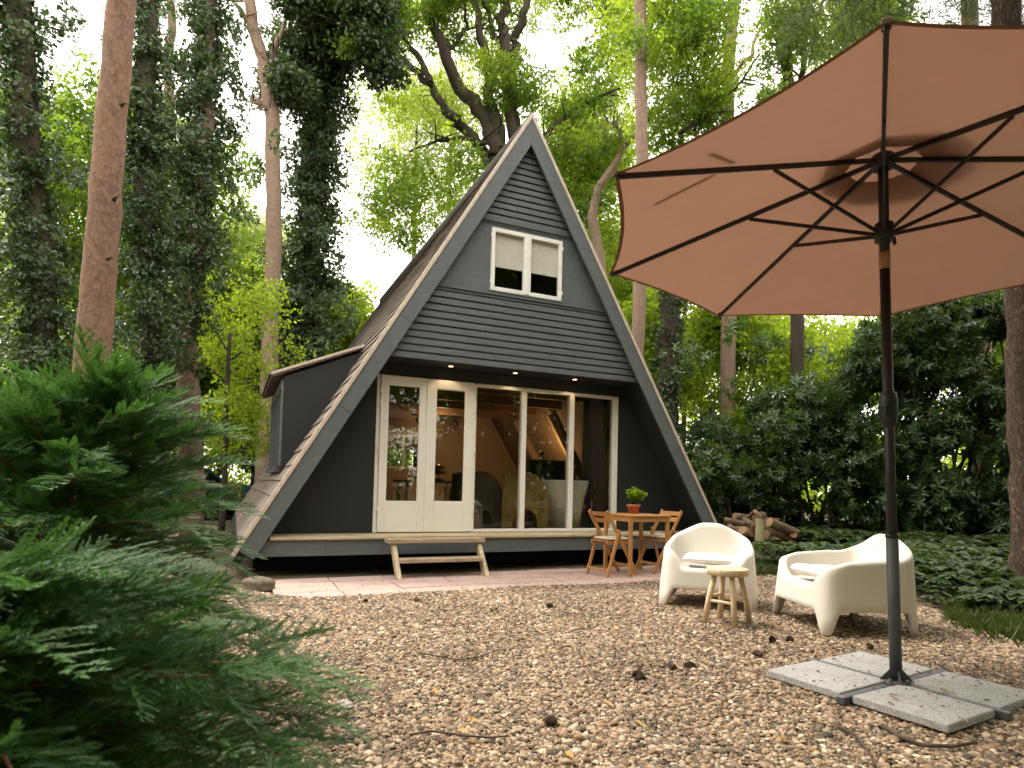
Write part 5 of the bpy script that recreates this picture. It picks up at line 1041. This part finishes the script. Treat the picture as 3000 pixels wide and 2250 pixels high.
for u, v, ru, rv, dp, kd, wh in YT:
    src = {'B': K_bright, 'P': K_pale, 'O': K_oak}[kd]; lb = {'B': 'sunlit yellow green young tree ', 'P': 'pale hazy far tree crown ', 'O': 'mid green young tree '}[kd] + wh
    small_tree(lb, u, v, ru, rv, dp, src, 46, 12, 1.5 if kd == 'P' else 1.25, {'B': 'bright young trees beyond the garden', 'P': 'far pale crowns', 'O': 'mid green young trees'}[kd], .12 if kd == 'P' else .06)
# a shrub seen through the rear window
o = empty('garden_shrub', (-.3, 13.5, 0)); tag(o, 'green shrub seen through the cabin rear window', 'shrub'); MB().tube([(0, 0, -.1), (0, 0, 1.2)], [.05, .03], 6).build('stem', M['darkbark'], o); crown(o, [((-.3 + random.gauss(0, 1.), 13.5 + random.gauss(0, .5), random.uniform(.4, 3.4)), (.7, .7, .6), 1.) for _ in range(16)], K_oak, 'foliage', 22, 1.)
# far wood: a ring of foliage that reads as one mass
def far_wood():
    ps = []; sc_ = []
    for _ in range(5200):
        a = random.uniform(0, 2*math.pi); r = random.uniform(34, 46); x, y = CAM[0] + r*math.sin(a), CAM[1] + r*math.cos(a); ang = abs((a - YAW + math.pi) % (2*math.pi) - math.pi); hmax = 8.5 + 2.5*math.sin(a*5) + 2*math.sin(a*11 + 1)
        if ang > 1.1: hmax += 7
        ps.append((x, y, random.uniform(-.2, 1)**1.0*hmax)); sc_.append(random.uniform(1.6, 2.8))
    n = len(ps); o = scatter('forest', ps, rand_eul(n), np.array(sc_), K_far); tag(o, 'distant sunlit wood closing the view all around', 'wood', kind='stuff')
far_wood()
# trees standing behind the photographer, mirrored in the panes
for i, (x, y, r_, lb) in enumerate(((-9.5, -13, 2.2, 'tall leafy tree mirrored low in the left door glass'), (-5.5, -14.5, 2.2, 'tall leafy tree mirrored in the right door glass'), (-.5, -14, 2.2, 'tall leafy tree mirrored in the first wide pane'), (4.5, -13.5, 2.2, 'tall leafy tree mirrored in the middle wide pane'), (8.6, -11.5, 2.2, 'tall leafy tree mirrored in the curtained pane'), (-12.5, -8, 2.4, 'leafy tree beyond the left edge mirrored in the dormer glass'), (12, -7, 2.2, 'leafy tree beyond the right edge mirrored in the upper window'))):
    o = empty('offscreen_tree', (x, y, 0)); tag(o, lb, 'tree', 'trees mirrored in the panes'); MB().tube([(0, 0, -.1), (.1, 0, 4), (.0, .1, 7.5)], [.2, .17, .08], 10).build('trunk', M['darkbark'], o)
    crown(o, [((x + random.gauss(0, r_*.55), y + random.gauss(0, r_*.4), random.uniform(.8, 8.6)), (1.4, 1.4, 1.), 1.) for _ in range(30)], K_oak, 'crown', 24, 1.6)
o = empty('offscreen_tree', (4.2, -9.4, 0)); tag(o, 'unseen tree added beyond the right edge to shade the parasol', 'tree', 'trees mirrored in the panes'); MB().tube([(0, 0, -.1), (-.2, .1, 3), (-1., .6, 6.5)], [.22, .18, .1], 10).build('trunk', M['darkbark'], o); crown(o, [((2.5 + random.uniform(-2.1, 2.2), -7.5 + random.uniform(-1.9, 1.5), random.uniform(5.6, 7.6)), (1.2, 1.2, .7), 1.) for _ in range(60)], K_oak, 'crown', 30, 1.4)  # unseen tree added as an occluder above the parasol
o = empty('offscreen_tree', (-8.6, -9.6, 0)); tag(o, 'unseen tree added beyond the left edge to shade the conifers', 'tree', 'trees mirrored in the panes'); MB().tube([(0, 0, -.1), (.1, .1, 2.6), (.9, .6, 5.5)], [.2, .17, .09], 10).build('trunk', M['darkbark'], o); crown(o, [((-6.6 + random.uniform(-2., 2.), -7.9 + random.uniform(-2.2, 2.0), random.uniform(3.9, 6.6)), (1.1, 1.1, .6), 1.) for _ in range(22)], K_oak, 'crown', 28, 1.3)  # unseen overhang added to darken the near conifer
# needle crown added to the right pine, above the frame, to shade the parasol
ro_ = rt_.location; crown(rt_, [((ro_.x + random.uniform(-3.4, 3.), ro_.y + random.uniform(-3.2, 2.6), random.uniform(7.6, 10.5)), (1.2, 1.2, .6), 1.) for _ in range(26)], K_needle, 'needles', 46, 2.0)
# --- laurel hedge shrubs on the right
def laurel(label, clumps, per, stems):
    c0 = np.mean([c for c, _, _ in clumps], 0); o = empty('laurel_shrub', (c0[0], c0[1], 0)); tag(o, label, 'shrub', 'laurel shrubs along the right of the yard'); ps = []; ns = []
    for c, r, wgt in clumps:
        b = ball(int(per*wgt)); b = nrm(b)*np.linalg.norm(b, axis=1, keepdims=True)**.45; ps.append(np.asarray(c) + b*np.asarray(r)); ns.append(b*np.array([1, 1, .5]) + np.array([0, 0, .35]) - FW*.25 + rng.normal(size=b.shape)*.4)
    ps = np.concatenate(ps); ns = np.concatenate(ns); k = ps[:, 2] > .02; ps, ns = ps[k], ns[k]; scatter('foliage', ps - np.array(o.location), align_z(ns), rng.uniform(.8, 1.35, len(ps)), K_laurel, o)
    mb = MB()
    for c, r, wgt in clumps[::2]:
        a = Vector((c0[0] + random.gauss(0, .5), c0[1] + random.gauss(0, .5), -.05)) - o.location; e = Vector(c) - o.location; mb.tube([a, a.lerp(e, .5) + Vector((random.gauss(0, .15), random.gauss(0, .15), .2)), e], [.035, .025, .01], 6, 0, False)
    mb.build('stem', M['darkbark'], o); return o
def hedge_clumps(n, u0, u1, v0, v1, dep, s0=55, s1=95, w_=1.): return px_clumps([(random.uniform(u0, u1), random.uniform(v0, v1), *(lambda s: (s, s*.62, w_*(s/75)**2))(random.uniform(s0, s1))) for _ in range(n)], dep, .7)
HL = ((1420, 1560, 860, 1120, 15.5, 13, 'loose laurel shrub growing right behind the cabin roof edge'), (1520, 1700, 960, 1130, 14.2, 14, 'laurel shrub standing behind the firewood heap'), (1680, 1850, 840, 1130, 14.0, 23, 'tall laurel shrub between the firewood and the parasol pole'), (1820, 2010, 720, 1140, 13.6, 32, 'dense laurel shrub directly behind the parasol pole'), (1980, 2180, 650, 1150, 13.2, 38, 'dark dense laurel shrub beside the thick right pine'), (2140, 2330, 640, 1160, 13.0, 26, 'laurel shrub cut by the right edge behind the pine'))
for u0, u1, v0, v1, dp, n, lb in HL: laurel(lb, hedge_clumps(n, u0, u1, v0, v1, dp), 50, 6)
laurel('sparse upper laurel sprays under the parasol edge', hedge_clumps(12, 1480, 1800, 670, 900, 14.6, 30, 55), 20, 3)
# --- ground cover and grass on the right
COV = [(3.75, -.2), (3.65, -1.2), (3.15, -2.1), (3.05, -2.8), (2.75, -3.7), (2.55, -4.4), (3.0, -5.2), (5.0, -6.0), (9, -3), (14, 0.5), (13, 4.5), (6.4, 3.4), (4.6, .3)]
N = 6000; x = rng.uniform(2.4, 14, N); y = rng.uniform(-6, 4.6, N); k = in_poly(x, y, COV) & ((np.hypot(x - PC[0] + .5, y - PC[1] + .9) > 1.25)); dd = np.hypot(x - CAM[0], y - CAM[1]); pat = np.sin(x*2.3 + 1)*np.cos(y*2.9) + rng.normal(0, .5, N); k &= pat > -.05; x, y, dd = x[k], y[k], dd[k]; n = len(x)
o = scatter('ground_cover', np.stack([x, y, np.full(n, -.06) + .08*np.clip((x - 2.9)/1.2, 0, 1)], 1), np.stack([rng.normal(0, .12, n), rng.normal(0, .12, n), rng.uniform(0, 6.28, n)], 1), rng.uniform(.8, 1.5, n)*np.clip(.7 + dd*.04, .9, 1.3), K_cover); tag(o, 'low bramble and ivy leaves covering the ground by the hedge', 'ground cover', kind='stuff')
gp = []
for _ in range(380):
    t_ = random.random(); p = G(2060 + 230*t_, 1322 + 66*t_ + random.gauss(0, 16)); gp.append((p[0], p[1], -.04))
o = scatter('grass', gp, np.stack([np.zeros(len(gp)), np.zeros(len(gp)), rng.uniform(0, 6, len(gp))], 1), rng.uniform(.7, 1.4, len(gp)), K_grass); tag(o, 'strip of short green grass at the edge of the gravel', 'grass', kind='stuff')
gp = []
for _ in range(260):
    p = G(random.uniform(1600, 1700), random.uniform(1195, 1235)); gp.append((p[0], p[1], -.06))
o = scatter('weeds', gp, np.stack([np.zeros(len(gp)), np.zeros(len(gp)), rng.uniform(0, 6, len(gp))], 1), rng.uniform(.6, 1.2, len(gp)), K_grass); tag(o, 'thin grass and weeds between the armchairs and the firewood', 'weeds', kind='stuff')
# low green undergrowth left, behind the conifer
ug = [];
for _ in range(1500):
    u = random.uniform(-60, 620); v = random.uniform(1075, 1150); p = G(u, v) ; q = CAM + (p - CAM)*1.0
    if p[1] < 30 and (p[0] < -5.9 or p[1] > 11): ug.append((p[0], p[1], -.05))
n = len(ug); o = scatter('undergrowth', ug, np.stack([rng.normal(0, .2, n), rng.normal(0, .2, n), rng.uniform(0, 6, n)], 1), rng.uniform(1.5, 3.2, n), K_cover); tag(o, 'low green undergrowth on the forest floor left of the cabin', 'undergrowth', kind='stuff')
# --- conifer shrubs in front, left
def conifer(label, base, top, branches, lmax, zlo, zhi, az_bias=None, seed=1, near=.55, rise0=.28):
    rs_ = np.random.default_rng(seed); o = empty('conifer_shrub', (base[0], base[1], 0)); tag(o, label, 'shrub', 'conifer shrubs in front'); B = Vector((base[0], base[1], 0)); T = Vector(top)
    MB().tube([Vector((0, 0, -.1)), (T - B)*.5, T - B], [.035, .022, .004], 8).build('trunk', M['redtwig'], o)
    mb = MB(); ps = []; ds = []; us = []; ss = []
    for i in range(branches):
        t_ = (i + rs_.uniform(0, 1))/branches; z = zlo + (zhi - zlo)*t_; a = i*2.39996 + rs_.normal(0, .25); L = lmax*(1 - t_**1.25*.88)*rs_.uniform(.72, 1.08)
        if az_bias is not None: L *= .72 + .38*math.cos(a - az_bias)
        s = Vector((0, 0, 0)).lerp(T - B, z/T.z); s.z = z; rise = rise0 + (.85 if zhi > 1 else .4)*t_; d = Vector((math.cos(a), math.sin(a), rise)).normalized(); m = max(5, int(L/.045)); prev = s; dirv = d.copy(); poly = [s.copy()]
        for j in range(m):
            dirv = (dirv + Vector((rs_.normal(0, .07), rs_.normal(0, .07), -.045 + .02*t_))).normalized(); prev = prev + dirv*(L/m); poly.append(prev.copy()); f = (j + 1)/m
            if f > .12:
                for sg in (1, -1):
                    side = dirv.cross(Vector((0, 0, 1))).normalized()*sg; fd = (dirv*.8 + side*rs_.uniform(.15, 1.0) + Vector((0, 0, rs_.uniform(-.35, .60)))).normalized(); ps.append(prev.copy()); ds.append(fd); us.append((Vector((0, 0, 1)) + side*rs_.uniform(-.5, .9) + Vector(rs_.normal(0, .35, 3))).normalized()); ss.append(rs_.uniform(.5, .95)*(1 - .3*f))
        ps.append(prev.copy()); ds.append(dirv.copy()); us.append(Vector((0, 0, 1))); ss.append(rs_.uniform(.7, 1.)); mb.tube(poly, [.007*(1 - .85*j/len(poly)) + .0012 for j in range(len(poly))], 5, 0, False)
    for j in range(5): ps.append((T - B)*(1 - .05*j)); ds.append(Vector((rs_.normal(0, .4), rs_.normal(0, .4), 1)).normalized()); us.append(Vector(rs_.normal(0, 1, 3)).normalized()); ss.append(.8)
    mb.build('branches', M['redtwig'], o)
    ps = np.array(ps); ds = np.array(ds); us = np.array(us); ss = np.array(ss); wp = ps + np.array(o.location); tipp = wp + ds*.3; dist = np.minimum(np.linalg.norm(wp - CAM, axis=1), np.linalg.norm(tipp - CAM, axis=1)); k = (dist > near) & (wp[:, 2] > .02)
    scatter('foliage', ps[k], align_x(ds[k], us[k]), ss[k], K_frond, o); print('fronds', k.sum()); return o
conifer('green feathery conifer shrub with a wooden stake, filling the left side', (-4.68, -4.15), (-4.36, -4.15, 1.50), 130, 1.50, .06, 1.42, -.85, 3, .55, .08)
conifer('blurred dark conifer branches reaching in at the lower left corner', (-4.30, -6.20), (-4.26, -6.15, .90), 100, 1.46, .03, .80, .0, 5, .6, .06)
conifer('pale green conifer beyond the staked one at the left edge', (-6.0, -2.4), (-5.95, -2.4, 1.35), 50, 1.25, .1, 1.25, None, 8)
sp0 = P(158, 1160, 3.1); sp1 = P(163, 1028, 3.1); tag(MB().tube([(sp0[0], sp0[1], 0), sp0, sp1], [.024, .024, .022], 10).build('wooden_stake', M['stepside']), 'pale broken wooden stake standing inside the conifer shrub', 'stake')
# --- things glimpsed through the trees on the left: gate and parked car
gt_ = empty('wooden_gate', (-4.05, 11.6, 0), R(8)); tag(gt_, 'small honey coloured wooden gate with diagonal brace behind the cabin', 'gate')
for x_ in (-.55, .55): MB().box(x_ - .04, x_ + .04, -.04, .04, -.1, 1.0, 0, .005).build('post', M['deck'], gt_)
MB().box(-.51, .51, -.025, .025, .88, .96).build('rail', M['deck'], gt_); MB().box(-.51, .51, -.025, .025, .12, .20).build('rail', M['deck'], gt_); MB().bar((-.5, 0, .2), (.5, 0, .88), .04, .07, (0, 1, 0)).build('brace', M['deck'], gt_)
def car(label, loc, rz, paint):
    o = empty('parked_car', loc, rz); tag(o, label, 'car')
    side = [(-2.1, .35), (-2.12, .75), (-1.95, .92), (-1.55, .98), (-1.0, 1.42), (.35, 1.47), (.95, 1.0), (1.85, .88), (2.1, .7), (2.12, .35)]
    MB().prism([(x_, -.82, z_) for x_, z_ in side], (0, 1.64, 0)).build('body', paint, o); gm = M['black']
    for s in (-.828, .822):
        MB().prism([(-1.42, s, .99), (-.97, s, 1.37), (-.38, s, 1.40), (-.38, s, .99)], (0, .006, 0)).build('side_window', gm, o); MB().prism([(-.3, s, .99), (-.3, s, 1.40), (.3, s, 1.42), (.8, s, .99)], (0, .006, 0)).build('side_window', gm, o)
        for x_ in (-1.35, 1.35):
            wl = MB().lathe([(0, -.1), (.2, -.1), (.31, -.09), (.31, .09), (.2, .1), (0, .1)], 24).build('wheel', gm, o); wl.location = (x_, s*.98, .31); wl.rotation_euler = (math.pi/2, 0, 0)
    return o
p = G(470, 1066); car('blue and white car glimpsed through the trees behind the gate', (-4.9, 17.5, .0), R(4), pmat('car_paint', (.10, .22, .42), .3, .05, 2, 0, spec=.6))
car('white car glimpsed beyond the blue one through the trees', (-7.4, 21., .05), R(-12), pmat('white_car_paint', (.75, .75, .74), .3, .03, 2, 0, spec=.6))
